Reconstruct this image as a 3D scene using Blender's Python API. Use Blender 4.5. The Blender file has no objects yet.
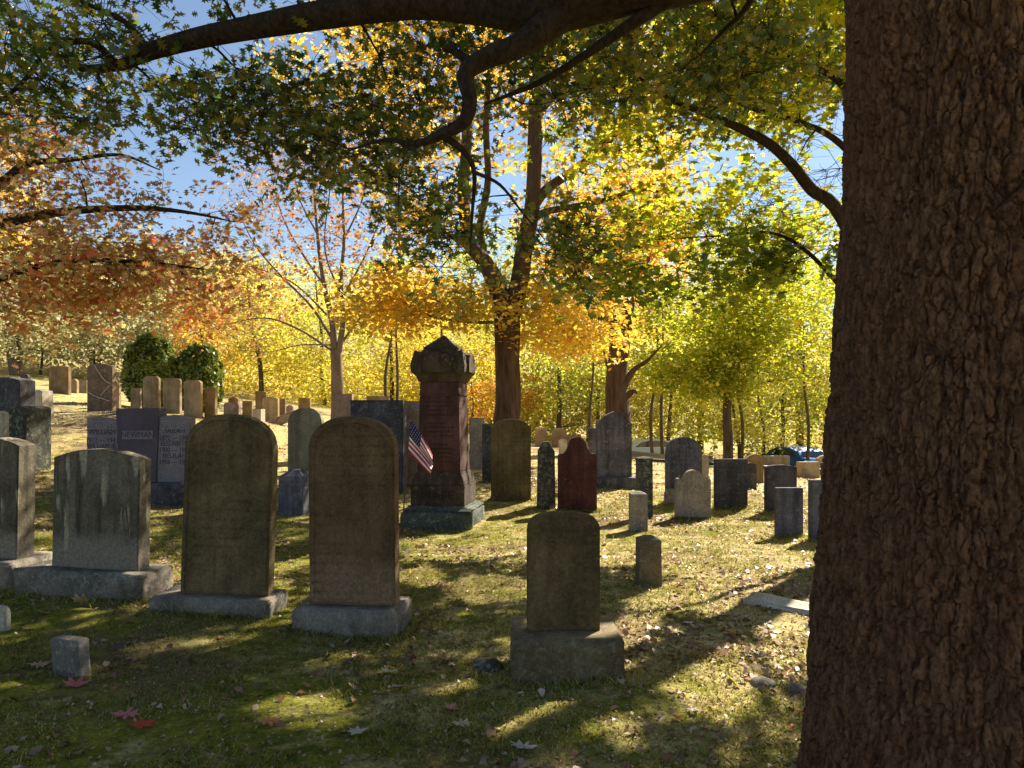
import bpy, bmesh, math, random
import numpy as np
from mathutils import Vector, Matrix

R = math.radians
rng = np.random.default_rng(7)
random.seed(7)
scene = bpy.context.scene
COL = scene.collection
F = 745.0      # focal length in pixels of the 1024 wide picture
HZ = 410.0     # horizon row
EYE = 1.55

def at(px, py, D):
    return np.array([(px - 512.0) / F * D, D, EYE - (py - HZ) / F * D])

# ------------------------------------------------------------------ terrain
_C = [(60,600,5.8),(215,618,5.5),(350,640,5.1),(565,682,4.1),(650,587,6.4),(640,535,9.2),(445,530,9.9),
      (545,510,11.5),(578,512,11.4),(510,500,12.4),(690,521,10.4),(732,511,11.4),(790,537,9.2),(780,515,11.0),
      (820,540,9.0),(293,516,10.9),(160,503,11.8),(20,467,12.5),(40,423,17),(100,411,20),(58,394,27),
      (150,410,19.5),(200,414,19.5),(280,425,22),(270,420,28),(410,487,14),(615,490,13.8),(487,482,15),
      (555,447,28),(575,447,28),(760,487,17),(700,480,18),(800,482,20),(815,470,28),(650,464,45),(800,474,42),
      (500,440,40),(350,412,40),(100,388,40),(0,378,40)]
_P = [tuple(at(*c)) for c in _C] + [(0,0,0),(0,-10,-.1),(-2,3.6,.04),(2,3.6,.0),(-60,90,12),(-20,110,9),(30,110,1),
      (80,90,-2),(0,200,26),(-150,150,30),(150,200,18),(-200,0,8),(200,0,-6),(-60,20,5),(60,20,-2.5),(0,-60,-1),
      (100,-60,-3),(-100,-60,1),(0,400,45),(-400,400,60),(400,400,40),(-20,0,.8),(20,0,-.6),(400,0,-6),(-400,0,12),
      (0,-200,0),(400,-200,0),(-400,-200,0)]
_P = np.array(_P)
def _tps(r2): return 0.5 * r2 * np.log(np.maximum(r2, 1e-9))
_n = len(_P); _xy = _P[:, :2] / 50.0
_K = _tps(((_xy[:, None] - _xy[None]) ** 2).sum(-1)) + np.eye(_n) * 2e-5
_A = np.zeros((_n + 3, _n + 3)); _A[:_n, :_n] = _K
_A[:_n, _n] = 1; _A[:_n, _n+1:] = _xy; _A[_n, :_n] = 1; _A[_n+1:, :_n] = _xy.T
_w = np.linalg.solve(_A, np.concatenate([_P[:, 2], [0, 0, 0]]))

def _hash(ix, iy, iz, seed):
    n = (ix.astype(np.int64) * 374761393 + iy.astype(np.int64) * 668265263 + iz.astype(np.int64) * 2147483647 + seed * 1274126177)
    n = (n ^ (n >> 13)) * 1274126177
    n = n ^ (n >> 16)
    return (n & 0xFFFFF) / float(0xFFFFF)

def vnoise(x, y, z=None, seed=0):
    x = np.asarray(x, float); y = np.asarray(y, float)
    z = np.zeros_like(x) if z is None else np.asarray(z, float)
    ix, iy, iz = np.floor(x), np.floor(y), np.floor(z)
    fx, fy, fz = x - ix, y - iy, z - iz
    fx, fy, fz = [t * t * (3 - 2 * t) for t in (fx, fy, fz)]
    out = 0
    for a in (0, 1):
        for b in (0, 1):
            for c in (0, 1):
                w = (fx if a else 1 - fx) * (fy if b else 1 - fy) * (fz if c else 1 - fz)
                out = out + w * _hash(ix + a, iy + b, iz + c, seed)
    return out

def height(x, y):
    x = np.atleast_1d(np.asarray(x, float)); y = np.atleast_1d(np.asarray(y, float))
    sh = x.shape; x = x.ravel(); y = y.ravel()
    out = np.empty_like(x)
    for i in range(0, len(x), 50000):
        q = np.stack([x[i:i+50000], y[i:i+50000]], 1) / 50.0
        k = _tps(((q[:, None] - _xy[None]) ** 2).sum(-1))
        out[i:i+50000] = k @ _w[:_n] + _w[_n] + q @ _w[_n+1:]
    out += (vnoise(x * 1.1, y * 1.1, seed=3) - .5) * .05 + (vnoise(x * 3.7, y * 3.7, seed=4) - .5) * .03
    return out.reshape(sh)
def h1(x, y): return float(height([x], [y])[0])

# ------------------------------------------------------------------ mesh helpers
def tag(o, label=None, cat=None, group=None, kind=None):
    if label: o['label'] = label
    if cat: o['category'] = cat
    if group: o['group'] = group
    if kind: o['kind'] = kind
    return o

def empty(name, loc, rz=0.0):
    o = bpy.data.objects.new(name, None); COL.objects.link(o)
    o.empty_display_size = .2
    o.location = loc; o.rotation_euler = (0, 0, rz)
    return o

def link(name, me, mat=None, parent=None, smooth=False):
    if mat is not None and len(me.materials) == 0: me.materials.append(mat)
    o = bpy.data.objects.new(name, me); COL.objects.link(o)
    if parent is not None: o.parent = parent
    if smooth:
        me.polygons.foreach_set('use_smooth', [True] * len(me.polygons))
    return o

def np_mesh(name, verts, faces_flat, face_sizes, mats=None, smooth=False):
    me = bpy.data.meshes.new(name)
    verts = np.asarray(verts, np.float32)
    me.vertices.add(len(verts)); me.vertices.foreach_set('co', verts.ravel())
    faces_flat = np.asarray(faces_flat, np.int32).ravel()
    face_sizes = np.asarray(face_sizes, np.int32)
    me.loops.add(len(faces_flat)); me.loops.foreach_set('vertex_index', faces_flat)
    me.polygons.add(len(face_sizes))
    starts = np.concatenate([[0], np.cumsum(face_sizes)[:-1]]).astype(np.int32)
    me.polygons.foreach_set('loop_start', starts)
    me.polygons.foreach_set('loop_total', face_sizes)
    if smooth: me.polygons.foreach_set('use_smooth', np.ones(len(face_sizes), bool))
    me.update(calc_edges=True)
    for m in (mats or []): me.materials.append(m)
    return me

def bm_link(name, bm, mat, parent=None, smooth=False):
    bmesh.ops.recalc_face_normals(bm, faces=bm.faces)
    me = bpy.data.meshes.new(name); bm.to_mesh(me); bm.free()
    return link(name, me, mat, parent, smooth)

def frame(T):
    up = np.array([0., 0, 1]) if abs(T[2]) < .9 else np.array([0, 1., 0])
    a = np.cross(T, up); a /= np.linalg.norm(a) + 1e-12
    return a, np.cross(a, T)

class Tubes:
    def __init__(s): s.v = []; s.f = []; s.n = 0
    def add(s, pts, rad, sides=6, rough=0.0):
        pts = np.asarray(pts, float); rad = np.asarray(rad, float)
        m = len(pts)
        T = np.gradient(pts, axis=0); T /= np.linalg.norm(T, axis=1)[:, None] + 1e-12
        a, b = frame(T[0])
        ang = np.arange(sides) / sides * 2 * np.pi
        ca, sa = np.cos(ang), np.sin(ang)
        rings = []
        for i in range(m):
            a = a - T[i] * a.dot(T[i]); a /= np.linalg.norm(a) + 1e-12
            b = np.cross(T[i], a)
            r = np.full(sides, rad[i])
            if rough:
                q = pts[i]
                r = r * (1 + rough * (vnoise(ca * 1.6 + 7, sa * 1.6 + 3, np.full(sides, q[2] * 1.2 + q[0]), seed=9) - .5) * 2)
            rings.append(pts[i] + r[:, None] * (ca[:, None] * a + sa[:, None] * b))
        V = np.concatenate(rings + [pts[-1:] + T[-1:] * rad[-1]])
        i0 = s.n + np.arange(m - 1)[:, None] * sides
        k = np.arange(sides)[None]; k2 = (k + 1) % sides
        q = np.stack([i0 + k, i0 + k2, i0 + sides + k2, i0 + sides + k], -1).reshape(-1, 4)
        s.v.append(V); s.f.append(q)
        tip = s.n + m * sides; l = s.n + (m - 1) * sides
        kk = np.arange(sides)
        s.f.append(np.stack([l + kk, l + (kk + 1) % sides, np.full(sides, tip), np.full(sides, tip)], -1))
        s.n += len(V)
    def build(s, name, mat, parent=None, origin=(0, 0, 0)):
        V = np.concatenate(s.v) - np.asarray(origin, float)
        Fq = np.concatenate(s.f)
        tri = Fq[:, 2] == Fq[:, 3]
        flat = np.concatenate([Fq[~tri].ravel(), Fq[tri][:, :3].ravel()])
        sizes = np.concatenate([np.full((~tri).sum(), 4), np.full(tri.sum(), 3)])
        me = np_mesh(name, V, flat, sizes, [mat], smooth=True)
        o = bpy.data.objects.new(name, me); COL.objects.link(o)
        if parent is not None: o.parent = parent
        return o

def smooth_path(pts, rad, sub=5):
    pts = np.asarray(pts, float); rad = np.asarray(rad, float)
    P = np.vstack([2 * pts[0] - pts[1], pts, 2 * pts[-1] - pts[-2]])
    out = []; ro = []
    for i in range(1, len(P) - 2):
        for k in range(sub):
            t = k / sub
            p0, p1, p2, p3 = P[i-1], P[i], P[i+1], P[i+2]
            out.append(.5 * ((2*p1) + (-p0+p2)*t + (2*p0-5*p1+4*p2-p3)*t*t + (-p0+3*p1-3*p2+p3)*t**3))
            ro.append(rad[i-1] * (1-t) + rad[i] * t)
    out.append(pts[-1]); ro.append(rad[-1])
    return np.array(out), np.array(ro)

# leaf outlines in the unit square (x along the blade)
def _lobed(n, deep, tipw=1.0):
    pts = []
    for i in range(n):
        a = i / n * 2 * math.pi
        r = 1.0 if i % 2 == 0 else deep
        pts.append((math.cos(a) * r * .5 * 1.15, math.sin(a) * r * .5 * .95))
    return pts
OAK = [(-.62,0),(-.40,.06),(-.30,.34),(-.12,.12),(.08,.48),(.14,.12),(.42,.34),(.36,.08),(.62,0),
       (.36,-.08),(.42,-.34),(.14,-.12),(.08,-.48),(-.12,-.12),(-.30,-.34),(-.40,-.06)]
MAPLE = [(-.55,0),(-.32,.10),(-.38,.40),(-.08,.24),(.12,.52),(.20,.20),(.60,0),(.20,-.20),(.12,-.52),(-.08,-.24),(-.38,-.40),(-.32,-.10)]
SIMPLE = [(-.5,0),(-.15,.34),(.25,.22),(.55,0),(.25,-.22),(-.15,-.34)]
QUAD = [(-.5,0),(0,.36),(.5,0),(0,-.36)]

def leaves(name, C, size, shape, mat, parent=None, origin=(0,0,0), flat=.55, curl=.18, normals=None, seed=1):
    g = np.random.default_rng(seed)
    C = np.asarray(C, float) - np.asarray(origin, float)
    N = len(C)
    sz = size * g.uniform(.6, 1.25, N) if np.isscalar(size) else size
    if normals is None:
        nz = g.normal(0, flat, (N, 3)); nz[:, 2] += 1
    else:
        nz = normals + g.normal(0, flat, (N, 3))
    nz /= np.linalg.norm(nz, axis=1)[:, None]
    u = g.normal(0, 1, (N, 3)); u -= nz * (u * nz).sum(1)[:, None]; u /= np.linalg.norm(u, axis=1)[:, None]
    w = np.cross(nz, u)
    S = np.array(shape); k = len(S)
    cu = curl * g.uniform(.2, 1.6, N)
    bend = -(S[:, 0] ** 2)[None] * cu[:, None] * 1.5 + np.abs(S[:, 1])[None] * cu[:, None] * g.choice([-1, 1], N)[:, None] * .8
    V = C[:, None] + sz[:, None, None] * (S[None, :, :1] * u[:, None] + S[None, :, 1:] * w[:, None] + bend[:, :, None] * nz[:, None])
    me = np_mesh(name, V.reshape(-1, 3), np.arange(N * k), np.full(N, k), [mat])
    o = bpy.data.objects.new(name, me); COL.objects.link(o)
    if parent is not None: o.parent = parent
    return o

# ------------------------------------------------------------------ materials
class NT:
    def __init__(s, name):
        s.m = bpy.data.materials.new(name); s.m.use_nodes = True
        s.t = s.m.node_tree; s.t.nodes.clear()
    def n(s, typ, **kw):
        nd = s.t.nodes.new(typ)
        for k, v in kw.items():
            if k.startswith('i_'):
                key = k[2:]
                nd.inputs[int(key) if key.isdigit() else key.replace('_', ' ')].default_value = v
            else: setattr(nd, k, v)
        return nd
    def l(s, a, b): s.t.links.new(a, b)
    def coords(s, scale=(1,1,1), rnd=True, kind='Object'):
        tc = s.n('ShaderNodeTexCoord'); mp = s.n('ShaderNodeMapping'); mp.inputs['Scale'].default_value = scale
        s.l(tc.outputs[kind], mp.inputs['Vector'])
        if rnd:
            oi = s.n('ShaderNodeObjectInfo'); ml = s.n('ShaderNodeMath', operation='MULTIPLY'); ml.inputs[1].default_value = 37.0
            s.l(oi.outputs['Random'], ml.inputs[0])
            va = s.n('ShaderNodeVectorMath', operation='ADD'); s.l(mp.outputs[0], va.inputs[0])
            cb = s.n('ShaderNodeCombineXYZ'); s.l(ml.outputs[0], cb.inputs[0]); s.l(ml.outputs[0], cb.inputs[1])
            s.l(cb.outputs[0], va.inputs[1]); return va.outputs[0]
        return mp.outputs[0]
    def noise(s, vec, scale, detail=5, rough=.6, dist=0.0):
        nd = s.n('ShaderNodeTexNoise'); nd.inputs['Scale'].default_value = scale; nd.inputs['Detail'].default_value = detail
        nd.inputs['Roughness'].default_value = rough; nd.inputs['Distortion'].default_value = dist
        s.l(vec, nd.inputs['Vector']); return nd.outputs['Fac']
    def ramp(s, fac, stops, interp='LINEAR'):
        nd = s.n('ShaderNodeValToRGB'); cr = nd.color_ramp; cr.interpolation = interp
        while len(cr.elements) < len(stops): cr.elements.new(.5)
        for e, (p, c) in zip(cr.elements, stops):
            e.position = p; e.color = (c[0], c[1], c[2], 1) if not np.isscalar(c) else (c, c, c, 1)
        s.l(fac, nd.inputs[0]); return nd.outputs[0]
    def mix(s, fac, a, b, mode='MIX'):
        nd = s.n('ShaderNodeMix', data_type='RGBA', blend_type=mode)
        for v, sk in ((fac, 0), (a, 6), (b, 7)):
            if hasattr(v, 'is_output') or isinstance(v, bpy.types.NodeSocket): s.l(v, nd.inputs[sk])
            elif sk == 0: nd.inputs[0].default_value = v
            else: nd.inputs[sk].default_value = (*v, 1)
        return nd.outputs[2]
    def math(s, op, a, b=0.0):
        nd = s.n('ShaderNodeMath', operation=op)
        for i, v in enumerate((a, b)):
            if isinstance(v, bpy.types.NodeSocket): s.l(v, nd.inputs[i])
            else: nd.inputs[i].default_value = v
        return nd.outputs[0]
    def bump(s, hgt, strength=.5, dist=.01, prev=None):
        nd = s.n('ShaderNodeBump'); nd.inputs['Strength'].default_value = strength; nd.inputs['Distance'].default_value = dist
        s.l(hgt, nd.inputs['Height'])
        if prev is not None: s.l(prev, nd.inputs['Normal'])
        return nd.outputs[0]
    def principled(s, col, rough=.9, normal=None, spec=.3, metal=0.0):
        p = s.n('ShaderNodeBsdfPrincipled'); o = s.n('ShaderNodeOutputMaterial')
        for v, k in ((col, 'Base Color'), (rough, 'Roughness')):
            if isinstance(v, bpy.types.NodeSocket): s.l(v, p.inputs[k])
            else: p.inputs[k].default_value = (*v, 1) if k == 'Base Color' else v
        p.inputs['Specular IOR Level'].default_value = spec; p.inputs['Metallic'].default_value = metal
        if normal is not None: s.l(normal, p.inputs['Normal'])
        s.l(p.outputs[0], o.inputs[0]); return s.m

def stone_mat(name, base, stain, lichen=None, lich_amt=.45, streak=.5, letters=False, fine=1.0, low=None, blotch=None):
    t = NT(name); c = t.coords(); cs = t.coords((6, 6, .5))
    n1 = t.noise(c, 3.0, 6, .65); n2 = t.noise(c, 45, 4, .7); ns = t.noise(cs, 1.6, 4, .6); n3 = t.noise(c, 140, 2, .6)
    col = t.mix(t.ramp(n1, [(.38, 0.0), (.60, 1.0)]), base, stain)
    col = t.mix(t.math('MULTIPLY', t.ramp(ns, [(.45, 0.0), (.62, 1.0)]), streak), col, tuple(x * .45 for x in stain))
    if low:   # pale salt bloom near the ground
        tc = t.n('ShaderNodeTexCoord'); sp = t.n('ShaderNodeSeparateXYZ'); t.l(tc.outputs['Object'], sp.inputs[0])
        g = t.math('ADD', sp.outputs[2], t.math('MULTIPLY', n1, .35))
        col = t.mix(t.ramp(g, [(low[0], 1.0), (low[0] + .12, 0.0)]), col, low[1])
    if blotch:
        nb = t.noise(t.coords((9, 9, 1.5)), 1.0, 3, .5)
        col = t.mix(t.ramp(nb, [(.56, 0.0), (.60, 1.0)]), col, blotch)
    sp_ = t.ramp(n2, [(.35, .72), (.65, 1.22)])
    col = t.mix(1.0, col, sp_, 'MULTIPLY')
    col = t.mix(1.0, col, t.ramp(n3, [(.3, .85), (.7, 1.12)]), 'MULTIPLY')
    if lichen:
        nl = t.noise(c, 14, 8, .8, .6)
        col = t.mix(t.ramp(nl, [(.60 - lich_amt * .2, 0.0), (.68 - lich_amt * .2, .85)]), col, lichen)
    col = t.mix(1.0, col, (1.0, .94, .86), 'MULTIPLY')
    h = t.math('ADD', n2, t.math('MULTIPLY', n1, 1.5))
    nb = t.bump(h, .55 * fine, .008)
    if letters:
        # worn rows of cutting, far past reading: short shallow dents in rows
        tc = t.n('ShaderNodeTexCoord'); sp = t.n('ShaderNodeSeparateXYZ'); t.l(tc.outputs['Object'], sp.inputs[0])
        row = t.math('SINE', t.math('MULTIPLY', sp.outputs[2], 90.0))
        rm = t.ramp(row, [(.45, 0.0), (.62, 1.0)])
        nl = t.noise(t.coords((60, 1, 30)), 1.0, 2, .5)
        lm = t.ramp(nl, [(.47, 0.0), (.53, 1.0)])
        ma = t.mix(1.0, rm, lm, 'MULTIPLY')
        gate = t.ramp(t.noise(c, 2.2, 2, .5), [(.40, 0.0), (.58, 1.0)])
        ma = t.mix(1.0, ma, gate, 'MULTIPLY')
        nb = t.bump(ma, -.8, .008, nb)
        col = t.mix(t.math('MULTIPLY', ma, .35), col, tuple(x * .35 for x in stain))
    return t.principled(col, .92, nb, .2)

def bark_mat(name, a, b, c3=None, sx=14, sz=2.2, strength=.8, dist=.03):
    t = NT(name); v = t.coords((sx, sx, sz)); vf = t.coords((1, 1, 1))
    n1 = t.noise(v, 1.0, 7, .7, .5); n2 = t.noise(vf, 1.2, 4, .6); n3 = t.noise(vf, 60, 3, .7)
    col = t.mix(t.ramp(n1, [(.38, 0.0), (.62, 1.0)]), a, b)
    if c3: col = t.mix(t.ramp(n2, [(.5, 0.0), (.7, .7)]), col, c3)
    col = t.mix(1.0, col, t.ramp(n3, [(.3, .75), (.7, 1.2)]), 'MULTIPLY')
    return t.principled(col, .95, t.bump(t.math('ADD', n1, t.math('MULTIPLY', n3, .15)), strength, dist), .15)

def leaf_mat(name, stops, trans=.58, gloss=.07, vary=.3):
    t = NT(name)
    gi = t.n('ShaderNodeNewGeometry')
    col = t.ramp(gi.outputs['Random Per Island'], stops)
    c = t.coords((1, 1, 1), rnd=False)
    nn = t.noise(c, .35, 2, .5)
    col = t.mix(1.0, col, t.ramp(nn, [(.35, 1 - vary), (.65, 1 + vary)]), 'MULTIPLY')
    d = t.n('ShaderNodeBsdfDiffuse'); tr = t.n('ShaderNodeBsdfTranslucent'); t.l(col, d.inputs[0])
    sat = t.n('ShaderNodeGamma'); sat.inputs[1].default_value = 1.0; t.l(col, sat.inputs[0])
    br = t.mix(1.0, sat.outputs[0], (1.2, 1.15, .95), 'MULTIPLY'); t.l(br, tr.inputs[0])
    m = t.n('ShaderNodeMixShader'); m.inputs[0].default_value = trans
    t.l(d.outputs[0], m.inputs[1]); t.l(tr.outputs[0], m.inputs[2])
    g = t.n('ShaderNodeBsdfGlossy'); g.inputs['Roughness'].default_value = .4; g.inputs[0].default_value = (.9, .9, .9, 1)
    m2 = t.n('ShaderNodeMixShader'); m2.inputs[0].default_value = gloss * .45
    t.l(m.outputs[0], m2.inputs[1]); t.l(g.outputs[0], m2.inputs[2])
    o = t.n('ShaderNodeOutputMaterial'); t.l(m2.outputs[0], o.inputs[0])
    return t.m

def plain(name, col, rough=.6, metal=0.0, spec=.5, var=.15, scale=20):
    t = NT(name); c = t.coords(); n1 = t.noise(c, scale, 4, .6)
    cc = t.mix(1.0, col, t.ramp(n1, [(.3, 1 - var), (.7, 1 + var)]), 'MULTIPLY')
    return t.principled(cc, rough, t.bump(n1, .1, .003), spec, metal)

M = {}
M['olive'] = stone_mat('olive_lichened_sandstone', (.20,.15,.075), (.11,.08,.038), (.16,.135,.055), .3, .4, letters=True)
M['brown'] = stone_mat('brown_sandstone', (.20,.125,.065), (.12,.072,.036), (.15,.11,.05), .45, .35, letters=True, low=(.42, (.24,.165,.10)))
M['greygreen'] = stone_mat('grey_green_marble', (.18,.16,.12), (.095,.082,.06), None, 0, .85, low=(.36, (.23,.205,.17)), blotch=(.33,.30,.21))
M['basegrey'] = stone_mat('grey_base_granite', (.25,.22,.185), (.12,.11,.09), (.30,.29,.28), .35, .2)
M['basebrown'] = stone_mat('weathered_brown_base', (.22,.18,.10), (.13,.105,.06), (.26,.24,.17), .3, .2)
M['slate'] = stone_mat('blue_grey_slate', (.17,.168,.21), (.09,.09,.12), (.24,.23,.235), .25, .7, letters=True)
M['paleolive'] = stone_mat('pale_olive_marble', (.30,.27,.19), (.19,.17,.115), None, 0, .5)
M['slatedark'] = stone_mat('dark_slate', (.10,.095,.115), (.055,.052,.065), (.18,.17,.18), .2, .5, letters=True)
M['navy'] = stone_mat('dark_blue_granite', (.105,.11,.135), (.055,.057,.072), (.24,.24,.25), .25, .35)
M['greenblack'] = stone_mat('black_green_lichened_granite', (.085,.09,.075), (.045,.05,.04), (.24,.25,.20), .45, .2)
M['tan'] = stone_mat('tan_marble', (.42,.33,.22), (.27,.20,.12), (.33,.27,.17), .35, .3)
M['tandark'] = stone_mat('tan_sandstone', (.28,.20,.11), (.17,.12,.065), None, 0, .3)
M['pinkgrey'] = stone_mat('pinkish_grey_granite', (.36,.28,.25), (.22,.165,.15), (.38,.34,.31), .3, .2)
M['newman'] = stone_mat('purple_grey_granite', (.27,.24,.275), (.215,.19,.22), None, 0, .1)
M['newmandark'] = stone_mat('dark_plum_granite', (.13,.11,.145), (.10,.085,.11), None, 0, .1)
M['newmanrough'] = stone_mat('rough_plum_granite', (.12,.115,.14), (.055,.053,.066), (.2,.2,.24), .3, .1, fine=2.2)
M['maroon'] = stone_mat('maroon_sandstone', (.125,.052,.045), (.07,.028,.026), (.30,.13,.11), .05, .4)
M['brownstone'] = stone_mat('monument_brownstone', (.125,.062,.052), (.07,.034,.03), None, 0, .4)
M['brownblack'] = stone_mat('blackened_brownstone', (.09,.07,.05), (.05,.038,.028), (.18,.15,.11), .25, .4)
M['monbase'] = stone_mat('greenish_granite_base', (.11,.13,.11), (.06,.075,.065), (.26,.27,.24), .35, .2, fine=1.6)
M['white'] = stone_mat('white_marble', (.62,.59,.52), (.42,.39,.32), (.30,.28,.22), .15, .2)
M['greystone'] = stone_mat('grey_speckled_granite', (.30,.27,.24), (.19,.17,.15), (.34,.32,.28), .4, .3)
M['marbled'] = stone_mat('brown_marble_with_pale_veins', (.20,.145,.11), (.14,.10,.08), (.30,.25,.20), .4, .2)
M['letter'] = plain('dark_letter_paint', (.06,.05,.07), .8)  # one even dark tone for the family headstone lettering
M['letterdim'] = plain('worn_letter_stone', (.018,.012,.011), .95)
M['ornament'] = plain('pale_carved_border', (.36,.34,.37), .8)
M['vein'] = plain('pale_lichen_vein', (.50,.43,.33), .9)

# ground
t = NT('mossy_lawn'); c = t.coords((1,1,1), rnd=False)
na = t.noise(c, .55, 5, .6); nb_ = t.noise(c, 2.6, 6, .7, .3); nc_ = t.noise(c, 55, 4, .75); nd_ = t.noise(c, 11, 5, .7)
moss = t.mix(t.ramp(nd_, [(.35, 0.0), (.65, 1.0)]), (.075,.09,.013), (.25,.23,.03))
dry = t.mix(t.ramp(nd_, [(.4, 0.0), (.62, 1.0)]), (.32,.25,.10), (.56,.46,.21))
dirt = (.19,.125,.075)
at_ = t.n('ShaderNodeAttribute', attribute_name='dryness')
fac = t.math('ADD', t.math('MULTIPLY', t.math('SUBTRACT', nb_, .5), 1.5), at_.outputs['Fac'])
col = t.mix(t.ramp(fac, [(.35, 0.0), (.65, 1.0)]), moss, dry)
col = t.mix(t.ramp(na, [(.50, 0.0), (.62, .75)]), col, dirt)
col = t.mix(1.0, col, t.ramp(nc_, [(.3, .55), (.7, 1.45)]), 'MULTIPLY')
M['ground'] = t.principled(col, .97, t.bump(t.math('ADD', nc_, t.math('MULTIPLY', nd_, 2.0)), .6, .02), .05)

def stops(*cols):
    n = len(cols); return [(i / max(n - 1, 1), c) for i, c in enumerate(cols)]
L = {}
L['oak'] = leaf_mat('dark_green_oak_leaf', stops((.03,.065,.012), (.065,.12,.02), (.11,.18,.022), (.20,.22,.025), (.36,.24,.03), (.08,.14,.02)), .52, .12)
L['maple'] = leaf_mat('yellow_green_maple_leaf', stops((.17,.25,.02), (.36,.42,.03), (.58,.54,.04), (.74,.60,.05), (.28,.36,.02), (.48,.50,.03)), .65)
L['mapledeep'] = leaf_mat('fresh_green_maple_leaf', stops((.07,.12,.012), (.14,.20,.015), (.30,.30,.02), (.10,.15,.015)), .55)
L['gold'] = leaf_mat('golden_maple_leaf', stops((.62,.41,.05), (.72,.53,.07), (.74,.58,.08), (.62,.35,.05), (.48,.45,.06)), .6)
L['orange'] = leaf_mat('orange_maple_leaf', stops((.62,.27,.03), (.74,.40,.05), (.70,.48,.06), (.5,.2,.04)), .6)
L['russet'] = leaf_mat('russet_oak_leaf', stops((.45,.12,.05), (.60,.26,.08), (.34,.26,.08), (.62,.42,.14), (.52,.05,.05), (.68,.50,.16), (.40,.34,.10), (.66,.46,.18), (.55,.06,.05), (.74,.56,.22), (.44,.40,.14), (.70,.42,.22)), .6, vary=.45)
L['sparse'] = leaf_mat('brown_autumn_leaf', stops((.28,.10,.05), (.45,.22,.10), (.60,.38,.10), (.22,.08,.07)), .45)
L['yellow'] = leaf_mat('bright_yellow_leaf', stops((.68,.55,.08), (.74,.62,.12), (.60,.55,.08), (.48,.48,.08)), .6)
L['lime'] = leaf_mat('lime_yellow_leaf', stops((.26,.34,.04), (.46,.50,.06), (.64,.60,.10), (.18,.24,.03)), .62, vary=.4)
L['pale'] = leaf_mat('pale_straw_leaf', stops((.62,.52,.14), (.70,.55,.16), (.45,.42,.14), (.72,.50,.10)), .55)
L['sage'] = leaf_mat('grey_green_leaf', stops((.42,.40,.24), (.56,.52,.34), (.30,.33,.14), (.60,.52,.30)), .5)
L['evergreen'] = leaf_mat('evergreen_spray', stops((.04,.075,.015), (.16,.21,.03), (.32,.34,.05)), .25, .1)
L['grass'] = leaf_mat('grass_blade', stops((.12,.15,.018), (.25,.26,.03), (.40,.36,.07), (.55,.46,.18), (.17,.20,.025), (.36,.32,.09)), .4, .06)
L['litter'] = leaf_mat('dead_leaf_litter', stops((.20,.11,.06), (.36,.22,.13), (.45,.33,.20), (.14,.075,.045), (.40,.17,.09), (.55,.45,.32)), .2, .1)
B = {}
B['oak'] = bark_mat('red_brown_plated_bark', (.05,.022,.012), (.20,.100,.050), (.16,.066,.034), 40, 16, .9, .008)
B['limb'] = bark_mat('dark_limb_bark', (.022,.015,.011), (.06,.04,.028), None, 22, 14, 1.0, .03)
B['maple'] = bark_mat('brown_maple_bark', (.055,.032,.022), (.13,.078,.052), (.15,.10,.07), 9, 1.2, .9, .04)
B['grey'] = bark_mat('grey_smooth_bark', (.11,.085,.068), (.20,.155,.125), None, 6, 2, .4, .02)
B['dark'] = bark_mat('dark_forest_bark', (.06,.042,.03), (.13,.09,.06), None, 8, 2, .6, .03)

# ------------------------------------------------------------------ ground
def axis(lo, hi, a, n):
    u = np.linspace(math.asinh(lo / a), math.asinh(hi / a), n); return np.sinh(u) * a
gx = axis(-420, 420, 2.2, 620); gy = axis(-180, 420, 2.2, 620) + 3.0
X, Y = np.meshgrid(gx, gy)
Z = height(X, Y)
nx, ny = len(gx), len(gy)
V = np.stack([X, Y, Z], -1).reshape(-1, 3)
ii = (np.arange(ny - 1)[:, None] * nx + np.arange(nx - 1)[None]).ravel()
Q = np.stack([ii, ii + 1, ii + nx + 1, ii + nx], 1)
gm = np_mesh('ground', V, Q.ravel(), np.full(len(Q), 4), [M['ground']], smooth=True)
fx, fy = V[:, 0], V[:, 1]
dry_ = .38 + .30 * np.clip((fx + 1.2) / 4, -1, 1) * np.clip((12 - fy) / 6, 0, 1) + .28 * np.clip((fy - 9) / 8, 0, 1)
dry_ -= .12 * np.clip((4.8 - fy) / 3, 0, 1)
a_ = gm.attributes.new('dryness', 'FLOAT', 'POINT'); a_.data.foreach_set('value', dry_.astype(np.float32))
ground = bpy.data.objects.new('ground', gm); COL.objects.link(ground)
tag(ground, kind='structure')

# ------------------------------------------------------------------ sun geometry and lit patches
SAZ, SEL = R(36), R(36)
S = np.array([math.sin(SAZ) * math.cos(SEL), math.cos(SAZ) * math.cos(SEL), math.sin(SEL)])
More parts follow.
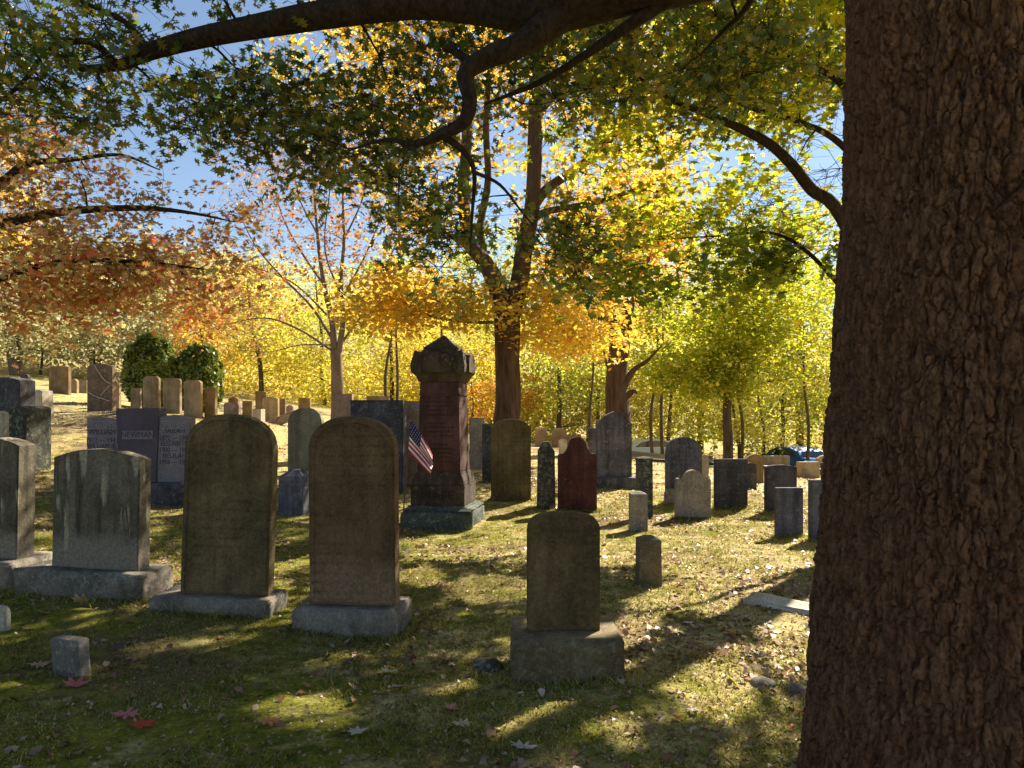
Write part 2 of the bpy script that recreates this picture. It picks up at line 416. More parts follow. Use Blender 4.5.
# gaps in the crowns: where the light falls through on to the grass (row, column of the view, size)
LIT = [(735,556,95,20),(650,500,50,14),(770,505,70,14),(745,600,80,16),(700,690,50,45),(500,590,50,16),(640,620,24,18),
       (520,735,60,22),(292,722,50,22),(455,548,40,9),(490,520,60,8),(600,560,40,12),(210,520,60,9),(420,575,30,10),
       (60,440,60,26),(120,405,90,10),(30,565,35,10),(620,660,26,16),(440,515,40,6),(780,650,30,20),(260,470,30,20),(590,655,75,34),(545,700,80,26),(770,600,50,22),(720,530,120,22),(560,730,60,26),(450,700,26,10),(680,600,50,14)]
def gap(C, strength=1.0):
    Cc = np.asarray(C)
    t_ = Cc[:, 2] / S[2]
    G = Cc - t_[:, None] * S
    ok = G[:, 1] > 2.0
    yy = np.where(ok, G[:, 1], 1.0)
    px = 512 + F * G[:, 0] / yy; py = HZ + F * EYE / yy
    lit = np.zeros(len(Cc))
    wob = 1 + (vnoise(px / 22, py / 9, seed=21) - .5) * .8
    for (a, b, ra, rb) in LIT:
        d = np.sqrt(((px - a) / ra) ** 2 + ((py - b) / rb) ** 2) * wob
        lit = np.maximum(lit, np.clip((1.3 - d) / .3, 0, 1))
    lit *= ok
    return rng.uniform(0, 1, len(Cc)) > lit * strength

# ------------------------------------------------------------------ trees
def region(px, py, D, rx, ry, rD, n, g):
    q = g.normal(0, 1, (n, 3)); q /= np.linalg.norm(q, axis=1)[:, None]; q *= g.uniform(0, 1, (n, 1)) ** (1 / 2.4)
    d = D + q[:, 2] * rD
    a = px + q[:, 0] * rx; b = py + q[:, 1] * ry
    return np.stack([(a - 512) / F * d, d, EYE - (b - HZ) / F * d], 1)
def ball(c, r, n, g):
    q = g.normal(0, 1, (n, 3)); q /= np.linalg.norm(q, axis=1)[:, None]; q *= g.uniform(0.05, 1, (n, 1)) ** (1 / 2.6)
    return np.asarray(c) + q * np.asarray(r)

class Tree:
    def __init__(s, seed=1):
        s.tubes = Tubes(); s.P = []; s.Rr = []; s.g = np.random.default_rng(seed)
    def limb(s, pts, rad, sides=10, rough=.1, sub=5, node=True):
        p, r = smooth_path(pts, rad, sub); s.tubes.add(p, r, sides, rough)
        if node:
            s.P += list(p[2:]); s.Rr += list(r[2:])
        return s
    def connect(s, targets, rmax=.05, thick=1.0, sag=.10, sides=5, twigs=0, tl=.4):
        T = np.asarray(targets)
        P = np.array(s.P); Rr = np.array(s.Rr)
        d0 = np.sqrt(((T[:, None] - P[None, ::3]) ** 2).sum(-1)).min(1)
        for i in np.argsort(d0):
            q = T[i]
            dv = q - P; d = np.sqrt((dv ** 2).sum(1))
            cost = d + .7 * np.maximum(0, P[:, 2] - q[2]) + np.where(Rr < .006, .5, 0)
            j = int(np.argmin(cost)); dist = d[j]
            if dist < .05: continue
            c = P[j] + (q - P[j]) * .5 + np.array([0, 0, sag * dist]) + s.g.normal(0, .09, 3) * dist
            n = int(min(9, max(4, dist / .35)))
            tt = np.linspace(0, 1, n)[:, None]
            pts = (1-tt)**2 * P[j] + 2*(1-tt)*tt * c + tt**2 * q
            pts[1:-1] += s.g.normal(0, .02, (n - 2, 3)) * dist
            r0 = min(Rr[j] * .65, rmax, (.008 + .011 * dist) * thick)
            rr = np.linspace(r0, max(.25 * r0, .0025 * thick), n)
            s.tubes.add(pts, rr, sides)
            P = np.vstack([P, pts[1:]]); Rr = np.concatenate([Rr, rr[1:]])
            for _ in range(twigs):
                e = q + s.g.normal(0, tl, 3) * np.array([1, 1, .6])
                m_ = (q + e) / 2 + s.g.normal(0, tl * .12, 3)
                s.tubes.add(np.array([q, m_, e]), [.004 * thick, .003 * thick, .0015 * thick], 3)
        s.P = list(P); s.Rr = list(Rr)
        return s
    def leafpts(s, targets, per, sig, zf=.5, bunch=0, bs=.07, twig=False):
        if bunch:        # leaves sit in bunches at the ends of fine twigs
            tg = np.asarray(targets); m = max(1, per // bunch)
            T = np.repeat(tg, m, 0); Cn = T + s.g.normal(0, 1, T.shape) * np.array([sig, sig, sig * zf])
            if twig:
                for a_, b_ in zip(T, Cn):
                    md = (a_ + b_) / 2 + s.g.normal(0, .03, 3); s.tubes.add(np.array([a_, md, b_]), [.0035, .0025, .0015], 3)
            cnt = s.g.integers(max(1, bunch // 2), bunch + bunch // 2 + 1, len(Cn))
            C_ = np.repeat(Cn, cnt, 0); return C_ + s.g.normal(0, bs, C_.shape) * np.array([1, 1, .7])
        T = np.repeat(np.asarray(targets), per, 0)
        return T + s.g.normal(0, 1, T.shape) * np.array([sig, sig, sig * zf])

# ---- the big oak beside the camera
def voro(u, v, per, seed):
    iu, iv = np.floor(u), np.floor(v)
    f1 = np.full(u.shape, 9.0); f2 = np.full(u.shape, 9.0)
    for a in (-1, 0, 1):
        for b in (-1, 0, 1):
            cu, cv = iu + a, iv + b
            hx = _hash(np.mod(cu, per), cv, cv * 0, seed); hy = _hash(np.mod(cu, per), cv, cv * 0 + 1, seed)
            d = np.sqrt((cu + hx - u) ** 2 + (cv + hy - v) ** 2)
            f2 = np.minimum(f2, np.maximum(f1, d)); f1 = np.minimum(f1, d)
    return f1, f2
OX, OY = 1.52, 2.45
oak = empty('oak_tree', (OX, OY, h1(OX, OY)))
tag(oak, 'huge oak with red-brown plated trunk at the right edge and dark limbs overhead', 'tree')
na_ = 860
th = np.linspace(0, 2 * np.pi, na_, endpoint=False)
zz = np.concatenate([np.linspace(-.35, .2, 50, endpoint=False), np.linspace(.2, 3.0, 780, endpoint=False), np.linspace(3.0, 4.7, 120)])
nz_ = len(zz)
TH, ZZ = np.meshgrid(th, zz)
rad = .396 + .095 * np.clip((2.76 - ZZ) / 2.26, 0, 2) ** 1.6
rad += .025 * np.clip(.5 - ZZ, 0, 1) * (1 + np.cos(TH * 5 + 1))
CX, SX = np.cos(TH), np.sin(TH)
def plates(per, kv, seed, warp, width):
    wu = (vnoise(CX * 6, SX * 6, ZZ * 7, seed + 50) - .5) * warp + (vnoise(CX * 22, SX * 22, ZZ * 30, seed + 55) - .5) * warp * .6
    wv = (vnoise(CX * 9, SX * 9, ZZ * 9, seed + 60) - .5) * warp + (vnoise(CX * 30, SX * 30, ZZ * 30, seed + 65) - .5) * warp * .7
    u = TH / (2 * np.pi) * per + wu; v = ZZ * kv + wv
    iu, iv = np.floor(u), np.floor(v)
    f1 = np.full(u.shape, 9.0); f2 = f1.copy(); idh = np.zeros(u.shape)
    for a in (-1, 0, 1):
        for b in (-1, 0, 1):
            cu, cv = iu + a, iv + b; cm = np.mod(cu, per)
            d = np.hypot(cu + _hash(cm, cv, cv * 0, seed) - u, cv + _hash(cm, cv, cv * 0 + 1, seed) - v)
            idh = np.where(d < f1, _hash(cm, cv, cv * 0 + 2, seed), idh)
            f2 = np.minimum(f2, np.maximum(f1, d)); f1 = np.minimum(f1, d)
    q = np.clip((f2 - f1) / width, 0, 1)
    return q * (2 - q), idh, (v - iv)
ea, ia, _v = plates(74, 4.6, 5, .9, .22)
eb, ib, vb = plates(128, 15.0, 8, 1.3, .20)
ec, ic, _v = plates(230, 40.0, 13, 1.6, .35)
e1 = vnoise(CX * 70, SX * 70, ZZ * 110, 77); e2 = vnoise(CX * 18, SX * 18, ZZ * 14, 78); e3 = vnoise(CX * 4, SX * 4, ZZ * 2.2, 79)
disp = .013 * ea + .009 * ia * ea + .009 * eb * (.4 + ea * .6) + .010 * ib * eb + .004 * ec + .004 * ic + .004 * e1 + .008 * e2 + .03 * (e3 - .5) - .008
RR = rad + disp
V = np.stack([OX + .02 * ZZ + RR * np.cos(TH), OY + RR * np.sin(TH), ZZ], -1) - np.array(oak.location)
idx = np.arange(nz_ - 1)[:, None] * na_; k = np.arange(na_)[None]; k2 = (k + 1) % na_
Q = np.stack([idx + k, idx + k2, idx + na_ + k2, idx + na_ + k], -1).reshape(-1, 4)
om = np_mesh('trunk', V.reshape(-1, 3), Q.ravel(), np.full(len(Q), 4), [B['oak']], smooth=True)
link('trunk', om, None, oak)

TO = Tree(11)
TO.limb([(OX+.08, OY, 4.5), (OX+.12, OY+.1, 6.0), (OX-.1, OY+.4, 8.0), (OX+.3, OY+.2, 10.5)], [.36, .32, .22, .08], 12)
TO.limb([(OX+.1, OY, 4.3), tuple(at(860,-130,3.6)), tuple(at(720,-45,4.6)), tuple(at(620,-16,5.0)), tuple(at(540,6,5.2)), tuple(at(470,2,5.4)), tuple(at(410,3,5.6)),
         tuple(at(340,12,5.8)), tuple(at(270,24,6.0)), tuple(at(200,38,6.2)), tuple(at(150,52,6.3)), tuple(at(118,66,6.4)), tuple(at(80,69,6.5))],
        [.26, .24, .22, .19, .18, .15, .115, .105, .095, .085, .07, .045, .025], 14, .14)
TO.limb([tuple(at(560,14,5.15)), tuple(at(520,44,5.1)), tuple(at(485,58,5.1)), tuple(at(466,74,5.1)), tuple(at(470,100,5.1)), tuple(at(464,122,5.15)),
         tuple(at(440,135,5.2)), tuple(at(415,144,5.3)), tuple(at(385,140,5.5)), tuple(at(350,150,5.7))],
        [.12, .085, .07, .058, .05, .045, .036, .024, .016, .007], 12, .18)
TO.limb([tuple(at(440,134,5.2)), tuple(at(462,150,5.3)), tuple(at(474,172,5.4)), tuple(at(472,215,5.5)), tuple(at(470,255,5.6))], [.03, .024, .018, .012, .005], 7)
TO.limb([tuple(at(474,172,5.4)), tuple(at(500,185,5.6)), tuple(at(522,212,5.8)), tuple(at(545,240,6.0))], [.015, .012, .008, .004], 6)
TO.limb([tuple(at(720,-30,4.7)), tuple(at(665,2,4.9)), tuple(at(625,28,5.1)), tuple(at(585,55,5.3)), tuple(at(540,82,5.5)), tuple(at(485,104,5.8))], [.06, .045, .038, .03, .024, .01], 8)
TO.limb([tuple(at(118,66,6.4)), tuple(at(90,42,6.3)), tuple(at(50,50,6.2)), tuple(at(20,85,6.1)), tuple(at(-20,115,6.0))], [.035, .03, .024, .018, .01], 7)
TO.limb([tuple(at(150,52,6.3)), tuple(at(125,22,6.2)), tuple(at(80,0,6.1)), tuple(at(40,-30,6.0))], [.03, .024, .018, .01], 7)
TO.limb([tuple(at(780,-60,4.6)), tuple(at(748,5,5.2)), tuple(at(722,32,5.6)), tuple(at(700,55,6.0))], [.03, .022, .016, .006], 7)
TO.limb([tuple(at(470,62,5.15)), tuple(at(452,50,5.15)), tuple(at(444,48,5.15))], [.035, .028, .022], 8, node=False)
g = TO.g
near = np.concatenate([region(50,70,6.3,90,75,1.0,40,g), region(240,105,7.0,100,45,1.2,36,g), region(330,130,7.2,100,50,1.2,40,g),
    region(420,90,7.0,80,75,1.0,26,g), region(440,230,6.8,45,44,.8,13,g), region(568,248,7.2,50,44,.8,17,g), region(560,60,7.2,110,62,1.2,34,g),
    region(655,60,7.4,110,60,1.3,34,g), region(770,60,7.6,90,60,1.3,22,g), region(390,180,7.0,60,25,.8,12,g),
    region(480,-40,6.5,420,50,1.6,60,g)])
over = np.concatenate([ball((2.5, 6.5, 8.0), (4.5, 4.5, 2.4), 110, g), ball((.5, 9.5, 8.2), (3.5, 3.0, 1.6), 60, g), ball((4.0, 8.5, 6.5), (2.5, 3.0, 1.6), 40, g)])
TO.limb([(OX, OY+.3, 7.0), (2.2, 5.2, 7.6), (2.0, 8.0, 8.2), (1.0, 10.5, 8.6)], [.16, .11, .07, .03], 8)
TO.connect(near, .028, 1.0, .05, 5, twigs=2, tl=.28)
TO.connect(over, .05, 1.2, .08, 4)
C = TO.leafpts(near, 46, .27, .7, 6, .075, True)
TO.tubes.build('limb', B['limb'], oak, oak.location)
C = C[gap(C, 1.0)]
leaves('leaves', C, .09, OAK, L['oak'], oak, oak.location, .75, .22, seed=3)
C = TO.leafpts(over, 60, .55, .6); C = C[gap(C)]
# keep the overhead part above the picture
pyv = HZ - F * (C[:, 2] - EYE) / np.maximum(C[:, 1], .5)
C = C[(pyv < 20) | (C[:, 1] < 1) | (rng.uniform(0, 1, len(C)) < .25)]
leaves('leaves', C, .15, OAK, L['oak'], oak, oak.location, .6, .2, seed=4)

# ---- maple behind the oak trunk: its limb and yellow-green leaves reach in from the right
mx, my = at(893, 500, 10.3)[:2]
mp = empty('maple_tree', (mx, my, h1(mx, my)))
tag(mp, 'yellow-green maple standing behind the big trunk, one dark limb arching in from the right', 'tree')
TM = Tree(21)
zb = h1(mx, my)
TM.limb([(mx, my, zb-.2), (mx-.02, my, 1.5), (mx+.05, my, 3.0), (mx, my+.1, 5.5), (mx-.3, my, 8.0), (mx, my, 11)], [.24, .19, .17, .14, .09, .03], 12)
TM.limb([(mx, my, 2.6), tuple(at(842,218,8.9)), tuple(at(812,190,8.7)), tuple(at(792,165,8.6)), tuple(at(768,143,8.5)), tuple(at(735,126,8.4)), tuple(at(705,113,8.3)), tuple(at(668,98,8.2)), tuple(at(630,70,8.1))],
        [.10, .072, .065, .058, .052, .045, .038, .024, .010], 10, .16)
TM.limb([(mx, my, 4.4), tuple(at(842,145,9.9)), tuple(at(800,122,9.7)), tuple(at(750,108,9.4)), tuple(at(700,82,8.6))], [.06, .045, .035, .025, .008], 7)
TM.limb([(mx, my, 5.2), tuple(at(845,88,9)), tuple(at(820,70,9)), tuple(at(780,55,9)), tuple(at(730,40,9))], [.06, .045, .035, .02, .008], 7)
TM.limb([(mx, my, 2.2), tuple(at(835,280,9.5)), tuple(at(780,235,10)), tuple(at(720,236,10.4)), tuple(at(650,240,11))], [.05, .03, .022, .014, .006], 7)
g = TM.g
vis = np.concatenate([region(760,70,10.5,100,70,1.6,44,g), region(620,130,11.5,90,70,1.8,36,g), region(700,225,11.5,120,42,1.6,56,g), region(790,170,11.0,60,90,1.5,30,g)])
deep = np.concatenate([region(775,250,9.8,65,24,.9,22,g), region(640,285,10.5,60,22,1.0,14,g), region(735,275,9.6,50,16,.8,12,g)])
up = np.concatenate([ball((mx-1.2, my-1.0, 7.5), (4.2, 4.2, 2.3), 150, g), ball((mx+2.5, my-2, 6.0), (2.5, 3.5, 2.4), 50, g)])
TM.connect(np.concatenate([vis, deep]), .03, 1.0, .06, 5, twigs=2, tl=.35)
TM.connect(up, .05, 1.2, .08, 4)
C = TM.leafpts(vis, 50, .42, .42, 7, .10, True)
TM.tubes.build('trunk', B['limb'], mp, mp.location); C = C[gap(C)]
leaves('leaves', C, .12, MAPLE, L['maple'], mp, mp.location, .55, .18, seed=5)
C = TM.leafpts(deep, 70, .36, .32, 7, .10); C = C[gap(C)]
leaves('leaves', C, .13, MAPLE, L['mapledeep'], mp, mp.location, .45, .18, seed=6)
C = TM.leafpts(up, 75, .55, .5); C = C[gap(C)]
leaves('leaves', C, .17, MAPLE, L['maple'], mp, mp.location, .5, .18, seed=7)

# ---- golden maple in the middle
tx, ty = at(505, 460, 18)[:2]
T1 = empty('maple_tree', (tx, ty, h1(tx, ty)))
tag(T1, 'tall forked maple with reddish bark and golden leaves rising behind the middle headstones', 'tree')
A = lambda px, py, D=18.0: tuple(at(px, py, D))
TT = Tree(31)
TT.limb([(tx, ty, h1(tx, ty)-.3), A(506,430), A(508,400), A(507,360), A(506,325), A(506,300)], [.40, .34, .315, .30, .31, .30], 14, .12)
TT.limb([A(504,318), A(496,285), A(484,262), A(472,247,17.8), A(466,225,17.6), A(463,190,17.6), A(466,150,17.6), A(468,100,17.8), A(462,30), A(450,-60)],
        [.24, .22, .19, .165, .15, .14, .13, .12, .10, .05], 12, .12)
TT.limb([A(509,318), A(519,282), A(524,250), A(531,215), A(534,185), A(535,140), A(536,90), A(541,30), A(548,-60), A(540,-140)],
        [.24, .22, .21, .20, .18, .165, .15, .13, .09, .04], 12, .12)
TT.limb([A(531,212), A(546,190), A(575,170), A(598,152), A(616,134), A(650,105), A(690,60)], [.12, .115, .105, .10, .09, .06, .02], 9, .12)
TT.limb([A(529,222), A(545,212,17.8), A(572,207,17.6), A(605,200,17.5), A(640,190,17.4), A(680,196,17.3)], [.10, .085, .075, .06, .045, .015], 8, .1)
TT.limb([A(474,250), A(455,238), A(425,215), A(395,197), A(365,186), A(330,178)], [.09, .075, .065, .055, .04, .012], 8, .1)
TT.limb([A(500,322), A(470,322,17.4), A(430,316,17.0), A(400,300,16.8), A(370,292,16.6)], [.05, .04, .03, .022, .008], 6)
TT.limb([A(488,268), A(480,230,18.4), A(488,180,18.8), A(486,120,19), A(492,50,19)], [.11, .10, .09, .08, .05], 9, .1)
TT.limb([A(536,120), A(565,80,18.6), A(600,40,19), A(640,-20,19)], [.08, .06, .045, .02], 7)
g = TT.g
cl = np.concatenate([region(425,298,17,75,26,1.6,60,g), region(375,312,16.6,30,22,1,14,g), region(570,320,18.5,55,42,1.8,60,g), region(605,200,20.6,85,55,2.0,64,g),
    region(420,140,20,90,60,2.0,34,g), region(570,60,20.5,120,75,2.2,70,g), region(370,80,19,100,50,2.4,40,g), region(440,20,18,140,60,2.5,50,g),
    region(640,160,17.5,60,50,2,30,g), region(520,-60,18,180,50,3.5,70,g), region(420,225,17.5,40,30,1,10,g), region(545,280,18.5,40,30,1.5,14,g)])
TT.connect(cl, .05, 1.3, .06, 5, twigs=1, tl=.5)
TT.tubes.build('trunk', B['maple'], T1, T1.location)
C = TT.leafpts(cl, 60, .52, .42, 8, .15); C = C[gap(C, .8)]
leaves('leaves', C, .15, SIMPLE, L['gold'], T1, T1.location, .6, .15, seed=8)

# ---- russet oak on the left
lx, ly = -12.2, 13.0
T2 = empty('oak_tree', (lx, ly, h1(lx, ly)))
tag(T2, 'russet and orange oak reaching in from the left over the hillside graves', 'tree')
TL = Tree(41)
zb = h1(lx, ly)
TL.limb([(lx, ly, zb-.3), (lx+.1, ly, zb+2), (lx, ly, zb+4.5), (lx-.2, ly, zb+8), (lx, ly, zb+11)], [.42, .34, .28, .18, .05], 12)
TL.limb([(lx, ly, 3.6), A(-40,238,12.6), A(10,222,12.4), A(60,212,12.2), A(130,208,12.2), A(185,212,12.2), A(235,222,12.2)], [.12, .10, .085, .07, .05, .03, .01], 8)
TL.limb([(lx, ly, 5.0), A(-20,190,12.5), A(25,165,12.5), A(70,160,12.5), A(120,155,12.5), A(160,170,12.5)], [.12, .09, .06, .04, .03, .01], 8)
TL.limb([(lx, ly, 2.8), A(-20,285,12), A(60,262,12), A(140,262,12), A(210,270,12.2)], [.08, .06, .045, .03, .01], 7)
g = TL.g
cl = np.concatenate([region(70,265,12.5,120,45,1.8,76,g), region(165,272,12.5,85,38,1.5,46,g), region(45,160,12.8,75,40,1.6,34,g), region(60,300,12.5,85,28,1.4,44,g),
    region(215,300,14,36,36,1,18,g), region(60,210,12.4,130,26,1.4,24,g), region(-60,100,12.5,120,90,2.5,60,g), region(225,225,13,45,22,1.0,8,g)])
TL.connect(cl, .04, 1.1, .05, 5, twigs=2, tl=.35)
TL.tubes.build('trunk', B['limb'], T2, T2.location)
C = TL.leafpts(cl, 46, .38, .55, 7, .09); C = C[gap(C, .9)]
leaves('leaves', C, .115, OAK, L['russet'], T2, T2.location, .6, .2, seed=9)

# ---- half bare tree
bx, by = at(337, 420, 24)[:2]
T3 = empty('ash_tree', (bx, by, h1(bx, by)))
tag(T3, 'half bare slender tree with a fan of thin grey stems left of the monument', 'tree')
TB = Tree(51); A24 = lambda px, py, D=24.0: tuple(at(px, py, D))
TB.limb([(bx, by, h1(bx, by)-.3), A24(338,400), A24(337,375), A24(336,350)], [.25, .21, .19, .18], 12)
for pts, r0 in [([(335,355),(332,320),(324,285),(318,240),(314,190),(310,140)], .17), ([(339,352),(343,320),(341,280),(344,240),(343,190),(350,140)], .15),
                ([(333,340),(310,305),(280,275),(255,245),(240,215)], .07), ([(334,352),(300,330),(265,318),(225,325),(190,335)], .06),
                ([(330,318),(296,285),(262,270),(230,262)], .05), ([(324,285),(300,250),(282,215),(270,170)], .06), ([(341,300),(362,262),(378,225),(392,185)], .06),
                ([(340,345),(365,310),(385,270),(402,225),(410,190)], .06), ([(318,235),(300,200),(292,160),(285,130)], .045), ([(344,240),(362,200),(370,160),(380,130)], .045),
                ([(337,352),(356,325),(380,318),(410,300)], .045), ([(331,345),(300,345),(270,352),(240,350)], .035), ([(343,300),(325,250),(330,190),(335,150)], .05)]:
    rr = np.linspace(r0 * .72, .010, len(pts)); dd = 24 + rng.normal(0, .8) * np.linspace(0, 1, len(pts))
    TB.limb([tuple(at(p[0], p[1], d_)) for p, d_ in zip(pts, dd)], rr, 7, .05)
g = TB.g
cl = np.concatenate([region(310,220,24,100,85,2.6,130,g), region(250,300,24,60,45,2,50,g), region(360,240,24,60,70,2,44,g), region(285,150,24,85,35,2,40,g)])
TB.connect(cl, .03, 1.1, .05, 4, twigs=2, tl=.6)
TB.tubes.build('trunk', B['grey'], T3, T3.location)
C = TB.leafpts(cl, 22, .6, .7, 4, .10)
leaves('leaves', C, .12, SIMPLE, L['sparse'], T3, T3.location, .9, .2, seed=10)

# ---- old stubby tree and young yellow tree
sx_, sy_ = at(616, 430, 25)[:2]
T4 = empty('maple_tree', (sx_, sy_, h1(sx_, sy_)))
tag(T4, 'old thick maple with broken stub limbs and peeling trunk behind the tall slate headstone', 'tree')
TS = Tree(61); A25 = lambda px, py, D=25.0: tuple(at(px, py, D))
TS.limb([(sx_, sy_, h1(sx_, sy_)-.3), A25(617,415), A25(616,385), A25(618,360), A25(620,340)], [.46, .42, .36, .34, .34], 14, .2)
TS.limb([A25(619,352), A25(612,325), A25(608,300), A25(604,280), A25(607,255), A25(600,230)], [.26, .22, .19, .15, .10, .05], 10, .15)
TS.limb([A25(621,352), A25(627,325), A25(630,300), A25(640,272), A25(655,250)], [.24, .20, .17, .12, .05], 10, .15)
TS.limb([A25(621,392), A25(628,378), A25(636,368), A25(648,360,24.6), A25(662,345,24.4)], [.16, .12, .09, .06, .02], 8, .25)
TS.limb([A25(614,378), A25(606,362), A25(603,345)], [.07, .05, .02], 6)
TS.limb([A25(621,402), A25(629,394), A25(634,391), A25(637,393)], [.13, .11, .07, .03], 8, .4)
cl = np.concatenate([region(600,250,25,60,40,2,34,TS.g), region(650,240,25,50,35,2,26,TS.g), region(585,310,24.5,30,24,1,12,TS.g)])
TS.connect(cl, .05, 1.4, .06, 5, twigs=1, tl=.6)
TS.tubes.build('trunk', B['maple'], T4, T4.location)
leaves('leaves', TS.leafpts(cl, 60, .6, .45), .19, SIMPLE, L['orange'], T4, T4.location, .6, .15, seed=11)

yx, yy_ = at(728, 460, 33)[:2]
T5 = empty('maple_tree', (yx, yy_, h1(yx, yy_)))
tag(T5, 'spreading yellow maple with thin dark trunk in layered sprays left of the big trunk', 'tree')
TY = Tree(71); A33 = lambda px, py, D=33.0: tuple(at(px, py, D))
TY.limb([(yx, yy_, h1(yx, yy_)-.3), A33(728,440), A33(727,415), A33(728,395), A33(731,375)], [.24, .21, .19, .18, .16], 10)
TY.limb([A33(730,385), A33(733,360), A33(738,330), A33(736,295), A33(742,265)], [.13, .11, .08, .06, .02], 8)
TY.limb([A33(732,378), A33(748,348), A33(768,325), A33(785,312)], [.10, .08, .05, .02], 7)
TY.limb([A33(733,358), A33(725,340), A33(705,330), A33(680,332)], [.08, .06, .04, .02], 7)
TY.limb([A33(729,400), A33(745,390), A33(775,380), A33(815,375)], [.07, .05, .04, .02], 7)
TY.limb([A33(728,395), A33(715,380), A33(690,372), A33(660,378)], [.07, .05, .04, .02], 7)
g = TY.g
cl = np.concatenate([region(735,340,33,100,62,3,150,g), region(700,375,32,70,28,2.5,60,g), region(780,300,33,60,40,2.5,50,g)])
TY.connect(cl, .05, 1.4, .04, 4, twigs=1, tl=.6)
TY.tubes.build('trunk', B['dark'], T5, T5.location)
leaves('leaves', TY.leafpts(cl, 84, .8, .22, 8, .18), .20, SIMPLE, L['maple'], T5, T5.location, .45, .12, seed=12)

# ------------------------------------------------------------------ background trees
def proto(seed, Hh, Rc, z0, trunk_r, leafm, barkm, ncl, per, lsize, stems=1, zf=.45, dome=1.0, kind='tree'):
    T = Tree(seed); g = T.g
    for s_ in range(stems):
        a = g.uniform(0, 6.28); off = .0 if stems == 1 else .25
        ex, ey = g.normal(0, Rc * .12, 2) if stems == 1 else (math.cos(a) * Rc * .4, math.sin(a) * Rc * .4)
        jx, jy = g.normal(0, .12, 2)
        T.limb([(math.cos(a)*off, math.sin(a)*off, -.4), (ex*.2 + jx, ey*.2 + jy, Hh*.25), (ex*.5 - jx*.6, ey*.5, Hh*.5), (ex*.8, ey*.8, Hh*.75), (ex, ey, Hh*.95)],
               [trunk_r, trunk_r*.8, trunk_r*.6, trunk_r*.4, trunk_r*.1], 8, .08)
    cl = ball((0, 0, (z0 + Hh) / 2), (Rc, Rc, (Hh - z0) / 2), ncl, g)
    cl = cl[(vnoise(cl[:, 0] * .45, cl[:, 1] * .45, cl[:, 2] * .6, seed) > .42)]
    T.connect(cl, trunk_r * .35, 1.8, .08, 4)
    root = empty('woodland_tree', (0, 0, 0))
    T.tubes.build('trunk', barkm, root)
    leaves('leaves', T.leafpts(cl, per, Rc * .17, zf, 8, .22), lsize, QUAD, leafm, root, (0,0,0), .7, .1, seed=seed)
    return root
used = set()
def place_tree(root, px, D, scale, rot, label, cat='tree', group='trees along the woodland edge', sz=1.0):
    if root.name in used:
        r = root.copy(); COL.objects.link(r)
        for ch in list(root.children):
            c = ch.copy(); COL.objects.link(c); c.parent = r
    else: r = root; used.add(root.name)
    x = (px - 512) / F * D
    r.location = (x, D, h1(x, D) - .05); r.rotation_euler = (0, 0, rot); r.scale = (scale, scale, scale * sz)
    tag(r, label, cat, group)
    return r
PR = {
 'yellow': proto(101, 9, 4.2, .8, .17, L['yellow'], B['dark'], 130, 100, .19),
 'gold': proto(102, 10, 4.2, 1.2, .20, L['gold'], B['dark'], 120, 100, .19),
 'lime': proto(103, 10, 4.4, .8, .18, L['lime'], B['dark'], 130, 100, .19),
 'tall': proto(104, 19, 6.0, 3.0, .30, L['maple'], B['dark'], 190, 110, .25),
 'tallgold': proto(105, 18, 5.6, 3.0, .30, L['gold'], B['dark'], 180, 100, .25),
 'pale': proto(106, 12, 5.0, 1.0, .2, L['pale'], B['grey'], 130, 90, .22),
 'sage': proto(107, 6.5, 4.2, .6, .16, L['sage'], B['grey'], 130, 80, .2, stems=3),
 'orange': proto(108, 8, 3.6, 1.0, .16, L['orange'], B['dark'], 110, 60, .26),
 'sapling': proto(109, 9, 2.0, 4.0, .10, L['lime'], B['dark'], 40, 50, .24),
}
